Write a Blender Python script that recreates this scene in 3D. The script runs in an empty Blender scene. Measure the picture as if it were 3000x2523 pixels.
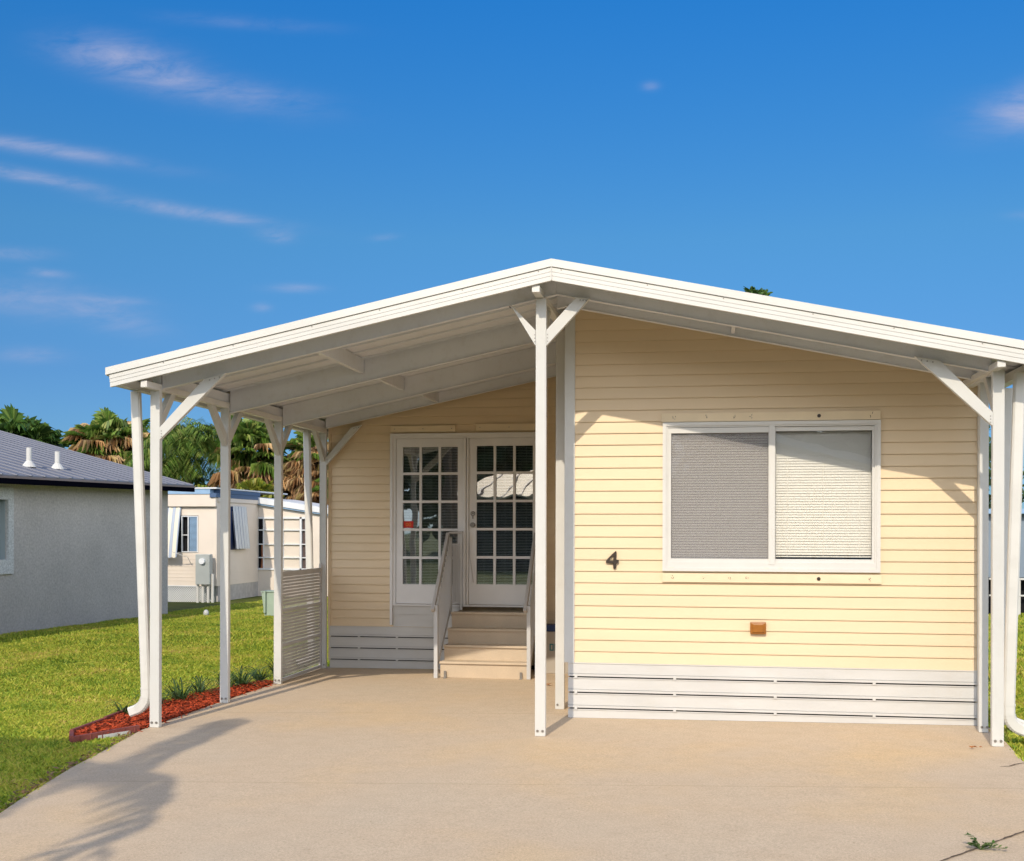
import bpy, bmesh, math, random
import numpy as np
from mathutils import Matrix, Vector

# ------------------------------------------------------------------ camera, world, sun
scene = bpy.context.scene
COL = scene.collection
rnd = random.Random(7)

cam_d = bpy.data.cameras.new("camera")
cam = bpy.data.objects.new("camera", cam_d)
COL.objects.link(cam)
scene.camera = cam
cam_d.sensor_width = 36.0
cam_d.lens = 3421.75 / 3000 * 36
cam_d.shift_y = (1552.55 - 1261.5) / 3000
cam_d.clip_start = 0.1
cam_d.clip_end = 3000
cam.matrix_world = (Matrix.Translation((1.2881, -9.2362, 1.6493)) @ Matrix.Rotation(0.1629, 4, 'Z')
                    @ Matrix.Rotation(math.radians(90), 4, 'X') @ Matrix.Rotation(0.0023, 4, 'Z'))

SUN_EL = math.radians(35.6)
SUN_AZ_X, SUN_AZ_Y = -0.118, -1.0            # towards the sun, on the ground
world = bpy.data.worlds.new("World")
scene.world = world
world.use_nodes = True
wn, wl = world.node_tree.nodes, world.node_tree.links
wn.clear()
w_out = wn.new('ShaderNodeOutputWorld')
w_bg = wn.new('ShaderNodeBackground')
w_bg.inputs['Strength'].default_value = 0.15
sky = wn.new('ShaderNodeTexSky')
sky.sky_type = 'NISHITA'
sky.sun_disc = False
sky.sun_elevation = SUN_EL
sky.sun_rotation = math.atan2(SUN_AZ_X, SUN_AZ_Y)
sky.air_density = 1.0
sky.dust_density = 0.2
sky.ozone_density = 3.5
hsv = wn.new('ShaderNodeHueSaturation')
hsv.inputs['Saturation'].default_value = 1.0
hsv.inputs['Value'].default_value = 1.0
wl.new(sky.outputs[0], hsv.inputs['Color'])

def wmath(op, a, b=None, c=None):
    n = wn.new('ShaderNodeMath'); n.operation = op
    for i, v in enumerate((a, b, c)):
        if v is None: continue
        if isinstance(v, (int, float)): n.inputs[i].default_value = v
        else: wl.new(v, n.inputs[i])
    return n.outputs[0]

# thin high clouds, laid out by direction in the sky (x/y and z/y of the direction)
tc = wn.new('ShaderNodeTexCoord')
sep = wn.new('ShaderNodeSeparateXYZ')
wl.new(tc.outputs['Generated'], sep.inputs[0])
ysafe = wmath('MAXIMUM', sep.outputs[1], 0.02)
U = wmath('DIVIDE', sep.outputs[0], ysafe)
V = wmath('DIVIDE', sep.outputs[2], ysafe)
comb = wn.new('ShaderNodeCombineXYZ')
wl.new(U, comb.inputs[0]); wl.new(V, comb.inputs[1])
mp = wn.new('ShaderNodeMapping')
mp.inputs['Rotation'].default_value = (0, 0, 0.26)
mp.inputs['Scale'].default_value = (9, 34, 1)
wl.new(comb.outputs[0], mp.inputs[0])
nz = wn.new('ShaderNodeTexNoise')
nz.inputs['Scale'].default_value = 1.6
nz.inputs['Detail'].default_value = 12
nz.inputs['Roughness'].default_value = 0.66
nz.inputs['Distortion'].default_value = 0.4
wl.new(mp.outputs[0], nz.inputs[0])
noise = wn.new('ShaderNodeMapRange')
noise.inputs[1].default_value = 0.28; noise.inputs[2].default_value = 0.68
wl.new(nz.outputs[0], noise.inputs[0])
#  u0, v0, u1, v1, half thickness, opacity
CLOUDS = [(-0.590, 0.446, -0.50, 0.428, 0.016, .50), (-0.560, 0.440, -0.47, 0.412, 0.020, .34), (-0.525, 0.425, -0.40, 0.388, 0.016, .42), (-0.44, 0.398, -0.34, 0.378, 0.012, .25),
          (-0.70, 0.372, -0.53, 0.338, 0.007, .72),
          (-0.70, 0.345, -0.57, 0.318, 0.006, .75), (-0.525, 0.300, -0.40, 0.277, 0.006, .75),
          (-0.392, 0.2655, -0.365, 0.261, 0.0055, .7), (-0.67, 0.258, -0.61, 0.255, 0.006, .5),
          (-0.70, 0.224, -0.55, 0.205, 0.016, .45), (-0.57, 0.202, -0.50, 0.184, 0.012, .4),
          (-0.62, 0.240, -0.585, 0.235, 0.004, .5), (-0.382, 0.2165, -0.345, 0.215, 0.004, .55),
          (-0.56, 0.212, -0.51, 0.208, 0.004, .5), (-0.65, 0.163, -0.59, 0.161, 0.007, .4),
          (0.240, 0.338, 0.33, 0.354, 0.018, 1.3), (0.250, 0.2560, 0.29, 0.2548, 0.004, .4),
          (-0.052, 0.3785, -0.040, 0.378, 0.004, .35), (-0.29, 0.258, -0.27, 0.259, 0.003, .25),
          (-0.40, 0.200, -0.385, 0.199, 0.004, .4), (-0.47, 0.465, -0.35, 0.449, 0.006, .22)]
total = None
for u0, v0, u1, v1, th, op in CLOUDS:
    L = math.hypot(u1 - u0, v1 - v0); ca, sa = (u1 - u0) / L, (v1 - v0) / L
    cu, cv = (u0 + u1) / 2, (v0 + v1) / 2
    du = wmath('SUBTRACT', U, cu); dv = wmath('SUBTRACT', V, cv)
    s = wmath('ADD', wmath('MULTIPLY', du, ca), wmath('MULTIPLY', dv, sa))
    t = wmath('SUBTRACT', wmath('MULTIPLY', dv, ca), wmath('MULTIPLY', du, sa))
    s = wmath('MULTIPLY', s, 1.0 / (L * 0.62)); t = wmath('MULTIPLY', t, 1.0 / th)
    r2 = wmath('ADD', wmath('MULTIPLY', s, s), wmath('MULTIPLY', t, t))
    m = wmath('MULTIPLY', wmath('POWER', 2.718, wmath('MULTIPLY', r2, -1.15)), op)
    total = m if total is None else wmath('ADD', total, m)
front = wmath('GREATER_THAN', sep.outputs[1], 0.05)
dens = wmath('MULTIPLY', wmath('MULTIPLY', total, noise.outputs[0]), front)
dens = wmath('MINIMUM', wmath('MULTIPLY', dens, .82), 0.7)
mixc = wn.new('ShaderNodeMix'); mixc.data_type = 'RGBA'
wl.new(dens, mixc.inputs[0])
gain = wn.new('ShaderNodeMix'); gain.data_type = 'RGBA'; gain.blend_type = 'MULTIPLY'; gain.inputs[0].default_value = 1
gr_ = wn.new('ShaderNodeValToRGB'); el_ = gr_.color_ramp.elements      # camera-like grade of the sky colour with elevation
el_[0].position = 0; el_[0].color = (.22, .37, .58, 1); el_[1].position = 1; el_[1].color = (.12, .57, .98, 1)
for p_, c_ in ((.127, (.224, .408, .62)), (.24, (.256, .565, .73)), (.42, (.118, .636, 1.04))):
    q_ = el_.new(p_); q_.color = (*c_, 1)
wl.new(sep.outputs[2], gr_.inputs[0])
wl.new(hsv.outputs[0], gain.inputs[6]); wl.new(gr_.outputs[0], gain.inputs[7])
# white cloud added outside the view, as unseen fill light for shaded fronts
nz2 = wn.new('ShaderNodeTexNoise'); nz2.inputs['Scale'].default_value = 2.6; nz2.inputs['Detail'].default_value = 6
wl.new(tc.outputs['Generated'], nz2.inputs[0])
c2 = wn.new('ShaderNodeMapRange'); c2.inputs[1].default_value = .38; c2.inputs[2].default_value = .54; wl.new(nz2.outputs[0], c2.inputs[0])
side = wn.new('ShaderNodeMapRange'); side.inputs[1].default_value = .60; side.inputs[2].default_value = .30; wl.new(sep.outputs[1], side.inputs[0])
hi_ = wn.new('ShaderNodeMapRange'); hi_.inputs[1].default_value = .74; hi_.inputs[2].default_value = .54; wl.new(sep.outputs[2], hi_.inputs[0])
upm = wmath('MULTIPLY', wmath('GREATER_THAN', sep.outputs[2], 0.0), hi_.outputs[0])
fill_cloud = wn.new('ShaderNodeMix'); fill_cloud.data_type = 'RGBA'
wl.new(wmath('MULTIPLY', wmath('MULTIPLY', c2.outputs[0], side.outputs[0]), upm), fill_cloud.inputs[0])
wl.new(gain.outputs[2], fill_cloud.inputs[6]); fill_cloud.inputs[7].default_value = (16.5, 17.0, 18.0, 1)
wl.new(fill_cloud.outputs[2], mixc.inputs[6])
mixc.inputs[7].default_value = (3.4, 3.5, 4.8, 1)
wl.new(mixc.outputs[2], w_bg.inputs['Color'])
wl.new(w_bg.outputs[0], w_out.inputs[0])

sun_d = bpy.data.lights.new("sun", 'SUN')
sun_d.energy = 3.45
sun_d.angle = math.radians(0.53)
sun_d.color = (1.0, 0.88, 0.71)
sun = bpy.data.objects.new("sun", sun_d)
COL.objects.link(sun)
sdir = Vector((SUN_AZ_X, SUN_AZ_Y, 0)).normalized() * math.cos(SUN_EL) + Vector((0, 0, math.sin(SUN_EL)))
sun.rotation_euler = sdir.to_track_quat('Z', 'Y').to_euler()

scene.view_settings.view_transform = 'Standard'
scene.view_settings.look = 'None'
scene.view_settings.gamma = 1.0
scene.view_settings.exposure = -0.05
scene.render.engine = 'CYCLES'

# ------------------------------------------------------------------ materials
def new_mat(name):
    m = bpy.data.materials.new(name); m.use_nodes = True
    n, l = m.node_tree.nodes, m.node_tree.links
    return m, n, l, n['Principled BSDF']

def mat(name, col, rough=0.5, spec=0.4, metal=0.0, var=0.0, vscale=3.0, vstretch=(1, 1, 1), bump=0.0, bscale=60.0,
        dirt=None, island=0.0, fine=0.0, fscale=150):
    """plain paint-like material; var = brightness variation by object-space noise."""
    m, n, l, b = new_mat(name)
    b.inputs['Base Color'].default_value = (*col, 1)
    b.inputs['Roughness'].default_value = rough
    b.inputs['Specular IOR Level'].default_value = spec
    b.inputs['Metallic'].default_value = metal
    t = n.new('ShaderNodeTexCoord'); mp = n.new('ShaderNodeMapping')
    mp.inputs['Scale'].default_value = vstretch
    l.new(t.outputs['Object'], mp.inputs[0])
    cur = None
    if var or island or fine:
        hs = n.new('ShaderNodeHueSaturation'); hs.inputs['Color'].default_value = (*col, 1)
        v = None
        def add(a):
            nonlocal v
            if v is None: v = a; return
            q = n.new('ShaderNodeMath'); q.operation = 'MULTIPLY'; l.new(v, q.inputs[0]); l.new(a, q.inputs[1]); v = q.outputs[0]
        for amp, sc in ((var, vscale), (fine, fscale)):
            if amp:
                nz = n.new('ShaderNodeTexNoise'); nz.inputs['Scale'].default_value = sc; nz.inputs['Detail'].default_value = 5
                l.new(mp.outputs[0], nz.inputs[0])
                r = n.new('ShaderNodeMapRange'); r.inputs[1].default_value = .3; r.inputs[2].default_value = .7
                r.inputs[3].default_value = 1 - amp; r.inputs[4].default_value = 1 + amp
                l.new(nz.outputs[0], r.inputs[0]); add(r.outputs[0])
        if island:
            g = n.new('ShaderNodeNewGeometry')
            r = n.new('ShaderNodeMapRange'); r.inputs[3].default_value = 1 - island; r.inputs[4].default_value = 1 + island
            l.new(g.outputs['Random Per Island'], r.inputs[0]); add(r.outputs[0])
        l.new(v, hs.inputs['Value']); cur = hs.outputs[0]
    if dirt:
        dc, amount, dsc = dirt
        nz = n.new('ShaderNodeTexNoise'); nz.inputs['Scale'].default_value = dsc; nz.inputs['Detail'].default_value = 8
        nz.inputs['Roughness'].default_value = .7
        l.new(t.outputs['Object'], nz.inputs[0])
        r = n.new('ShaderNodeMapRange'); r.inputs[1].default_value = .52; r.inputs[2].default_value = .75
        r.inputs[4].default_value = amount
        l.new(nz.outputs[0], r.inputs[0])
        mx = n.new('ShaderNodeMix'); mx.data_type = 'RGBA'
        l.new(r.outputs[0], mx.inputs[0])
        if cur: l.new(cur, mx.inputs[6])
        else: mx.inputs[6].default_value = (*col, 1)
        mx.inputs[7].default_value = (*dc, 1)
        cur = mx.outputs[2]
    if cur: l.new(cur, b.inputs['Base Color'])
    if bump:
        nz = n.new('ShaderNodeTexNoise'); nz.inputs['Scale'].default_value = bscale; nz.inputs['Detail'].default_value = 4
        l.new(t.outputs['Object'], nz.inputs[0])
        bp = n.new('ShaderNodeBump'); bp.inputs['Strength'].default_value = bump; bp.inputs['Distance'].default_value = .01
        l.new(nz.outputs[0], bp.inputs['Height']); l.new(bp.outputs[0], b.inputs['Normal'])
    return m

def leaf_mat(name, cols, rough=.5, trans=.25):
    """leaves: colour picked per leaf from a ramp."""
    m, n, l, b = new_mat(name)
    g = n.new('ShaderNodeNewGeometry')
    cr = n.new('ShaderNodeValToRGB')
    el = cr.color_ramp.elements
    el[0].color = (*cols[0], 1); el[0].position = 0
    el[1].color = (*cols[-1], 1); el[1].position = 1
    for i, c in enumerate(cols[1:-1]):
        e = el.new((i + 1) / (len(cols) - 1)); e.color = (*c, 1)
    l.new(g.outputs['Random Per Island'], cr.inputs[0])
    l.new(cr.outputs[0], b.inputs['Base Color'])
    b.inputs['Roughness'].default_value = rough
    b.inputs['Specular IOR Level'].default_value = .35
    tr = n.new('ShaderNodeBsdfTranslucent'); l.new(cr.outputs[0], tr.inputs[0])
    mx = n.new('ShaderNodeMixShader'); mx.inputs[0].default_value = trans
    l.new(b.outputs[0], mx.inputs[1]); l.new(tr.outputs[0], mx.inputs[2])
    l.new(mx.outputs[0], n['Material Output'].inputs[0])
    return m

WHITE = mat('white_paint', (.575, .57, .54), .38, .4, var=.04, vscale=2.5, dirt=((.45, .40, .33), .22, 6))
ALU = mat('white_aluminium', (.655, .64, .60), .33, .5, var=.05, vscale=1.3, vstretch=(.4, 4, 4), dirt=((.5, .45, .38), .18, 9))
SOFFIT = mat('soffit_enamel', (.67, .685, .715), .42, .4, var=.05, vscale=1.5, dirt=((.4, .36, .3), .25, 10))
SIDING = mat('cream_vinyl_siding', (.705, .555, .365), .42, .35, var=.035, vscale=1.2, vstretch=(.4, 1, 5), dirt=((.55, .44, .26), .16, 3), bump=.05, bscale=220)
SIDING_TRIM = mat('cream_trim_board', (.73, .60, .41), .5, .3, var=.04, vscale=6)
SKIRT = mat('white_vinyl_skirting', (.56, .55, .525), .4, .4, var=.05, vscale=2, vstretch=(1, 1, 4), dirt=((.5, .45, .36), .2, 5))
FRAME = mat('window_frame_white', (.62, .61, .58), .35, .45, var=.03, vscale=5)
DOORP = mat('door_paint', (.70, .685, .67), .4, .4, var=.04, vscale=4)
DARK = mat('dark_void', (.015, .015, .017), .9, .1)
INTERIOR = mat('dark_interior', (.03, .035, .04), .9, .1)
BLIND = mat('white_blind_slat', (.92, .88, .80), .5, .3)
BLIND_G = mat('grey_green_blind_slat', (.58, .64, .60), .5, .3)
STEEL = mat('bolt_steel', (.28, .26, .24), .4, .5, metal=.7)
RAILT = mat('taupe_handrail', (.42, .395, .37), .45, .4, var=.05)
STEPM = mat('tan_fibreglass_step', (.56, .455, .335), .75, .25, var=.05, vscale=5, fine=.06, fscale=130, bump=.2, bscale=180)
RAILM = mat('grey_vinyl_rail', (.50, .50, .50), .4, .4, var=.03)
AMBER = mat('amber_lens', (.30, .11, .015), .3, .5, var=.12, vscale=25)
NUMM = mat('dark_bronze_number', (.035, .022, .016), .4, .5)
LATT = mat('taupe_lattice', (.52, .50, .475), .6, .3, var=.06)
MULCH = mat('red_wood_mulch', (.34, .055, .020), .85, .15, island=.8)
MULCHG = mat('red_mulch_base', (.20, .035, .015), .95, .1, var=.3, vscale=30)
EDGING = mat('red_brown_edging', (.20, .055, .045), .6, .3, var=.15, vscale=12)
STUCCO = mat('grey_stucco', (.475, .455, .435), .95, .1, var=.06, vscale=1.2, fine=.16, fscale=28, bump=.9, bscale=45)
STUCCO_T = mat('white_speckled_trim', (.58, .60, .60), .9, .1, fine=.2, fscale=40, bump=.6, bscale=60, dirt=((.12, .13, .13), .8, 34))
ROOFG = mat('galvanised_roof', (.20, .203, .228), .5, .4, metal=.1, var=.06, vscale=1.5, vstretch=(.3, 3, 1))
FASCIAB = mat('black_fascia', (.004, .004, .008), .9, .0)
FASCIAR = mat('brown_drip_edge', (.26, .20, .18), .5, .4)
BEIGE = mat('beige_aluminium_wall', (.70, .62, .535), .5, .3, var=.04, vscale=2)
BLUE = mat('light_blue_trim', (.26, .40, .58), .5, .3, var=.08, vscale=4)
BLUE_SHADED = mat('shaded_dark_blue_gutter', (.07, .12, .22), .5, .3)  # blue side trim and gutter, darkened by shade put into the colour
BLUEROOF = mat('pale_roof_edge', (.68, .70, .72), .5, .4, var=.06, vscale=3)
METER = mat('grey_meter_box', (.40, .43, .42), .45, .4, metal=.2, var=.05)
METERL = mat('pale_grey_plastic', (.55, .57, .56), .5)
GREENBOX = mat('pale_green_box', (.36, .45, .36), .5, .3, var=.06, vscale=6)
TRUNK = mat('palm_trunk_bark', (.17, .12, .085), .95, .1, var=.3, vscale=12, vstretch=(1, 1, 4), bump=1, bscale=25)
WOOD = mat('brown_wood_post', (.36, .20, .10), .8, .2, var=.2, vscale=8, vstretch=(6, 6, .6))
CREAMROOF = mat('cream_metal_roof', (.92, .66, .36), .5, .3, var=.05)
CARTON = mat('pale_carton', (.42, .38, .33), .8, .2, var=.06)
TEAL = mat('teal_print', (.03, .18, .22), .7, .2)
NAVY = mat('navy_lid', (.02, .04, .12), .5, .3)
STICKER = mat('red_sticker', (.55, .04, .025), .5, .3)
STICKER2 = mat('orange_print', (.75, .28, .05), .5, .3)
BLUEGREY = mat('blue_grey_wall', (.20, .25, .31), .6, .3, var=.08, vscale=2)
JOINT = mat('joint_dark', (.13, .10, .075), .95, .1, var=.4, vscale=30)
LEAFBR = mat('dry_leaf', (.32, .13, .045), .8, .2, var=.2, vscale=20)

M_FROND = leaf_mat('palm_frond_green', [(.06, .13, .02), (.12, .22, .03), (.24, .33, .06), (.05, .11, .02), (.34, .36, .09)])
M_FROND_D = leaf_mat('palm_frond_dark', [(.035, .09, .018), (.08, .17, .03), (.16, .25, .05), (.03, .07, .015)])
M_DEAD = leaf_mat('palm_frond_dead', [(.42, .23, .10), (.62, .38, .17), (.22, .12, .06), (.70, .50, .27), (.34, .27, .08)], .8, .15)
M_YELLOW = leaf_mat('frond_yellow_green', [(.18, .22, .02), (.28, .28, .03), (.12, .18, .02), (.36, .30, .05)])
M_BUSH = leaf_mat('bush_leaf', [(.02, .05, .012), (.05, .10, .02), (.09, .14, .03), (.03, .07, .02)])
M_CLUMP = leaf_mat('strap_leaf_dark_green', [(.025, .06, .018), (.06, .12, .025), (.14, .19, .05), (.04, .09, .02)])

def glass_mat(name, tint, gl, rough=0.0, wav=0.0):
    m, n, l, b = new_mat(name); n.remove(b)
    tr = n.new('ShaderNodeBsdfTransparent'); tr.inputs[0].default_value = (*tint, 1)
    g = n.new('ShaderNodeBsdfGlossy'); g.inputs['Roughness'].default_value = rough
    g.inputs['Color'].default_value = (1, 1, 1, 1)
    fr = n.new('ShaderNodeFresnel'); fr.inputs[0].default_value = 1.5
    ad = n.new('ShaderNodeMath'); ad.operation = 'ADD'; ad.inputs[1].default_value = gl
    l.new(fr.outputs[0], ad.inputs[0])
    mx = n.new('ShaderNodeMixShader'); l.new(ad.outputs[0], mx.inputs[0])
    l.new(tr.outputs[0], mx.inputs[1]); l.new(g.outputs[0], mx.inputs[2])
    l.new(mx.outputs[0], n['Material Output'].inputs[0])
    if wav:
        t = n.new('ShaderNodeTexCoord'); nz = n.new('ShaderNodeTexNoise'); nz.inputs['Scale'].default_value = 3.5
        nz.inputs['Detail'].default_value = 1
        l.new(t.outputs['Object'], nz.inputs[0])
        bp = n.new('ShaderNodeBump'); bp.inputs['Strength'].default_value = wav; bp.inputs['Distance'].default_value = .01
        l.new(nz.outputs[0], bp.inputs['Height']); l.new(bp.outputs[0], g.inputs['Normal'])
    return m
GLASS = glass_mat('window_glass', (.97, .975, .975), .05, wav=.04)
GLASS_D = glass_mat('door_glass', (.92, .94, .95), .14, wav=.09)

def screen_mat():
    m, n, l, b = new_mat('insect_screen')
    b.inputs['Base Color'].default_value = (.36, .345, .34, 1); b.inputs['Roughness'].default_value = .8
    tr = n.new('ShaderNodeBsdfTransparent')
    mx = n.new('ShaderNodeMixShader'); mx.inputs[0].default_value = .38
    l.new(tr.outputs[0], mx.inputs[1]); l.new(b.outputs[0], mx.inputs[2])
    l.new(mx.outputs[0], n['Material Output'].inputs[0])
    return m
SCREEN = screen_mat()

def concrete_mat():
    m, n, l, b = new_mat('driveway_concrete')
    t = n.new('ShaderNodeTexCoord')
    def noise(scale, detail, rough=.6):
        q = n.new('ShaderNodeTexNoise'); q.inputs['Scale'].default_value = scale; q.inputs['Detail'].default_value = detail
        q.inputs['Roughness'].default_value = rough; l.new(t.outputs['Object'], q.inputs[0]); return q.outputs[0]
    def ramp(src, stops):
        r = n.new('ShaderNodeValToRGB'); e = r.color_ramp.elements
        e[0].position, e[0].color = stops[0][0], (*stops[0][1], 1); e[1].position, e[1].color = stops[-1][0], (*stops[-1][1], 1)
        for p, c in stops[1:-1]:
            q = e.new(p); q.color = (*c, 1)
        l.new(src, r.inputs[0]); return r.outputs[0]
    base = ramp(noise(.55, 6, .55), [(.3, (.580, .472, .345)), (.5, (.600, .470, .330)), (.72, (.655, .480, .285))])
    def mul(a, c):
        x = n.new('ShaderNodeMix'); x.data_type = 'RGBA'; x.blend_type = 'MULTIPLY'; x.inputs[0].default_value = 1
        l.new(a, x.inputs[6]); l.new(c, x.inputs[7]); return x.outputs[2]
    c = mul(base, ramp(noise(70, 3, .7), [(.32, (.84, .83, .81)), (.5, (1, 1, 1)), (.68, (1.10, 1.09, 1.08))]))
    c = mul(c, ramp(noise(210, 2), [(.35, (.82, .82, .81)), (.62, (1.08, 1.08, 1.08))]))
    c = mul(c, ramp(noise(6, 8, .7), [(.34, (.93, .92, .91)), (.6, (1, 1, 1))]))
    vo = n.new('ShaderNodeTexVoronoi'); vo.inputs['Scale'].default_value = 9; l.new(t.outputs['Object'], vo.inputs[0])
    c = mul(c, ramp(vo.outputs['Distance'], [(.0, (.62, .55, .48)), (.045, (.75, .7, .64)), (.06, (1, 1, 1))]))
    # trowel / control lines across the slab
    sp = n.new('ShaderNodeSeparateXYZ'); l.new(t.outputs['Object'], sp.inputs[0])
    wob = n.new('ShaderNodeMath'); wob.operation = 'MULTIPLY_ADD'; l.new(sp.outputs[0], wob.inputs[0])
    wob.inputs[1].default_value = -.10; l.new(sp.outputs[1], wob.inputs[2])
    for y0 in (1.2, -1.8):
        s = n.new('ShaderNodeMath'); s.operation = 'SUBTRACT'; l.new(wob.outputs[0], s.inputs[0]); s.inputs[1].default_value = y0
        a = n.new('ShaderNodeMath'); a.operation = 'ABSOLUTE'; l.new(s.outputs[0], a.inputs[0])
        c = mul(c, ramp(a.outputs[0], [(0, (.86, .85, .83)), (.007, (.90, .89, .87)), (.016, (1, 1, 1))]))
    l.new(c, b.inputs['Base Color'])
    b.inputs['Roughness'].default_value = .85; b.inputs['Specular IOR Level'].default_value = .25
    bp = n.new('ShaderNodeBump'); bp.inputs['Strength'].default_value = .35; bp.inputs['Distance'].default_value = .004
    l.new(noise(120, 4), bp.inputs['Height']); l.new(bp.outputs[0], b.inputs['Normal'])
    return m
CONCRETE = concrete_mat()
LAWN = mat('lawn_soil', (.085, .105, .022), .95, .1, var=.35, vscale=2.5, fine=.4, fscale=40, dirt=((.20, .13, .055), .6, 1.4))

def grass_mat():
    m, n, l, b = new_mat('grass_blade')
    g = n.new('ShaderNodeNewGeometry'); t = n.new('ShaderNodeTexCoord')
    nz = n.new('ShaderNodeTexNoise'); nz.inputs['Scale'].default_value = 1.1; nz.inputs['Detail'].default_value = 6; nz.inputs['Roughness'].default_value = .65
    l.new(t.outputs['Object'], nz.inputs[0])
    ad = n.new('ShaderNodeMath'); ad.operation = 'MULTIPLY_ADD'
    l.new(g.outputs['Random Per Island'], ad.inputs[0]); ad.inputs[1].default_value = .62
    sb = n.new('ShaderNodeMath'); sb.operation = 'MULTIPLY_ADD'; l.new(nz.outputs[0], sb.inputs[0]); sb.inputs[1].default_value = 1.5; sb.inputs[2].default_value = -.54
    l.new(sb.outputs[0], ad.inputs[2])
    cr = n.new('ShaderNodeValToRGB'); e = cr.color_ramp.elements
    e[0].position = 0; e[0].color = (.10, .19, .022, 1)
    e[1].position = 1; e[1].color = (.62, .42, .15, 1)
    for p, c in ((.25, (.22, .34, .035)), (.5, (.42, .50, .05)), (.72, (.60, .58, .08)), (.88, (.60, .50, .12))):
        q = e.new(p); q.color = (*c, 1)
    l.new(ad.outputs[0], cr.inputs[0]); l.new(cr.outputs[0], b.inputs['Base Color'])
    b.inputs['Roughness'].default_value = .55; b.inputs['Specular IOR Level'].default_value = .3
    tr = n.new('ShaderNodeBsdfTranslucent'); l.new(cr.outputs[0], tr.inputs[0])
    mx = n.new('ShaderNodeMixShader'); mx.inputs[0].default_value = .3
    l.new(b.outputs[0], mx.inputs[1]); l.new(tr.outputs[0], mx.inputs[2]); l.new(mx.outputs[0], n['Material Output'].inputs[0])
    return m
GRASS = grass_mat()

def stripes_mat(name, base, stripe, axis, x0, pitch, w, twin=False):
    """fabric / metal stripes running along the awning."""
    m, n, l, b = new_mat(name)
    t = n.new('ShaderNodeTexCoord'); s = n.new('ShaderNodeSeparateXYZ'); l.new(t.outputs['Object'], s.inputs[0])
    a = n.new('ShaderNodeMath'); a.operation = 'SUBTRACT'; l.new(s.outputs[axis], a.inputs[0]); a.inputs[1].default_value = x0
    f = n.new('ShaderNodeMath'); f.operation = 'FLOORED_MODULO'; l.new(a.outputs[0], f.inputs[0]); f.inputs[1].default_value = pitch
    c = n.new('ShaderNodeMath'); c.operation = 'LESS_THAN'; l.new(f.outputs[0], c.inputs[0]); c.inputs[1].default_value = w
    mx = n.new('ShaderNodeMix'); mx.data_type = 'RGBA'; l.new(c.outputs[0], mx.inputs[0])
    mx.inputs[6].default_value = (*base, 1); mx.inputs[7].default_value = (*stripe, 1)
    l.new(mx.outputs[2], b.inputs['Base Color']); b.inputs['Roughness'].default_value = .5
    return m

# ------------------------------------------------------------------ helpers
def tag(o, label=None, cat=None, group=None, kind=None):
    if label: o['label'] = label
    if cat: o['category'] = cat
    if group: o['group'] = group
    if kind: o['kind'] = kind
    return o

def empty(name, loc, label, cat, group=None):
    o = bpy.data.objects.new(name, None); COL.objects.link(o); o.location = loc
    o.empty_display_size = .2
    bpy.context.view_layer.update()
    return tag(o, label, cat, group)

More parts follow.
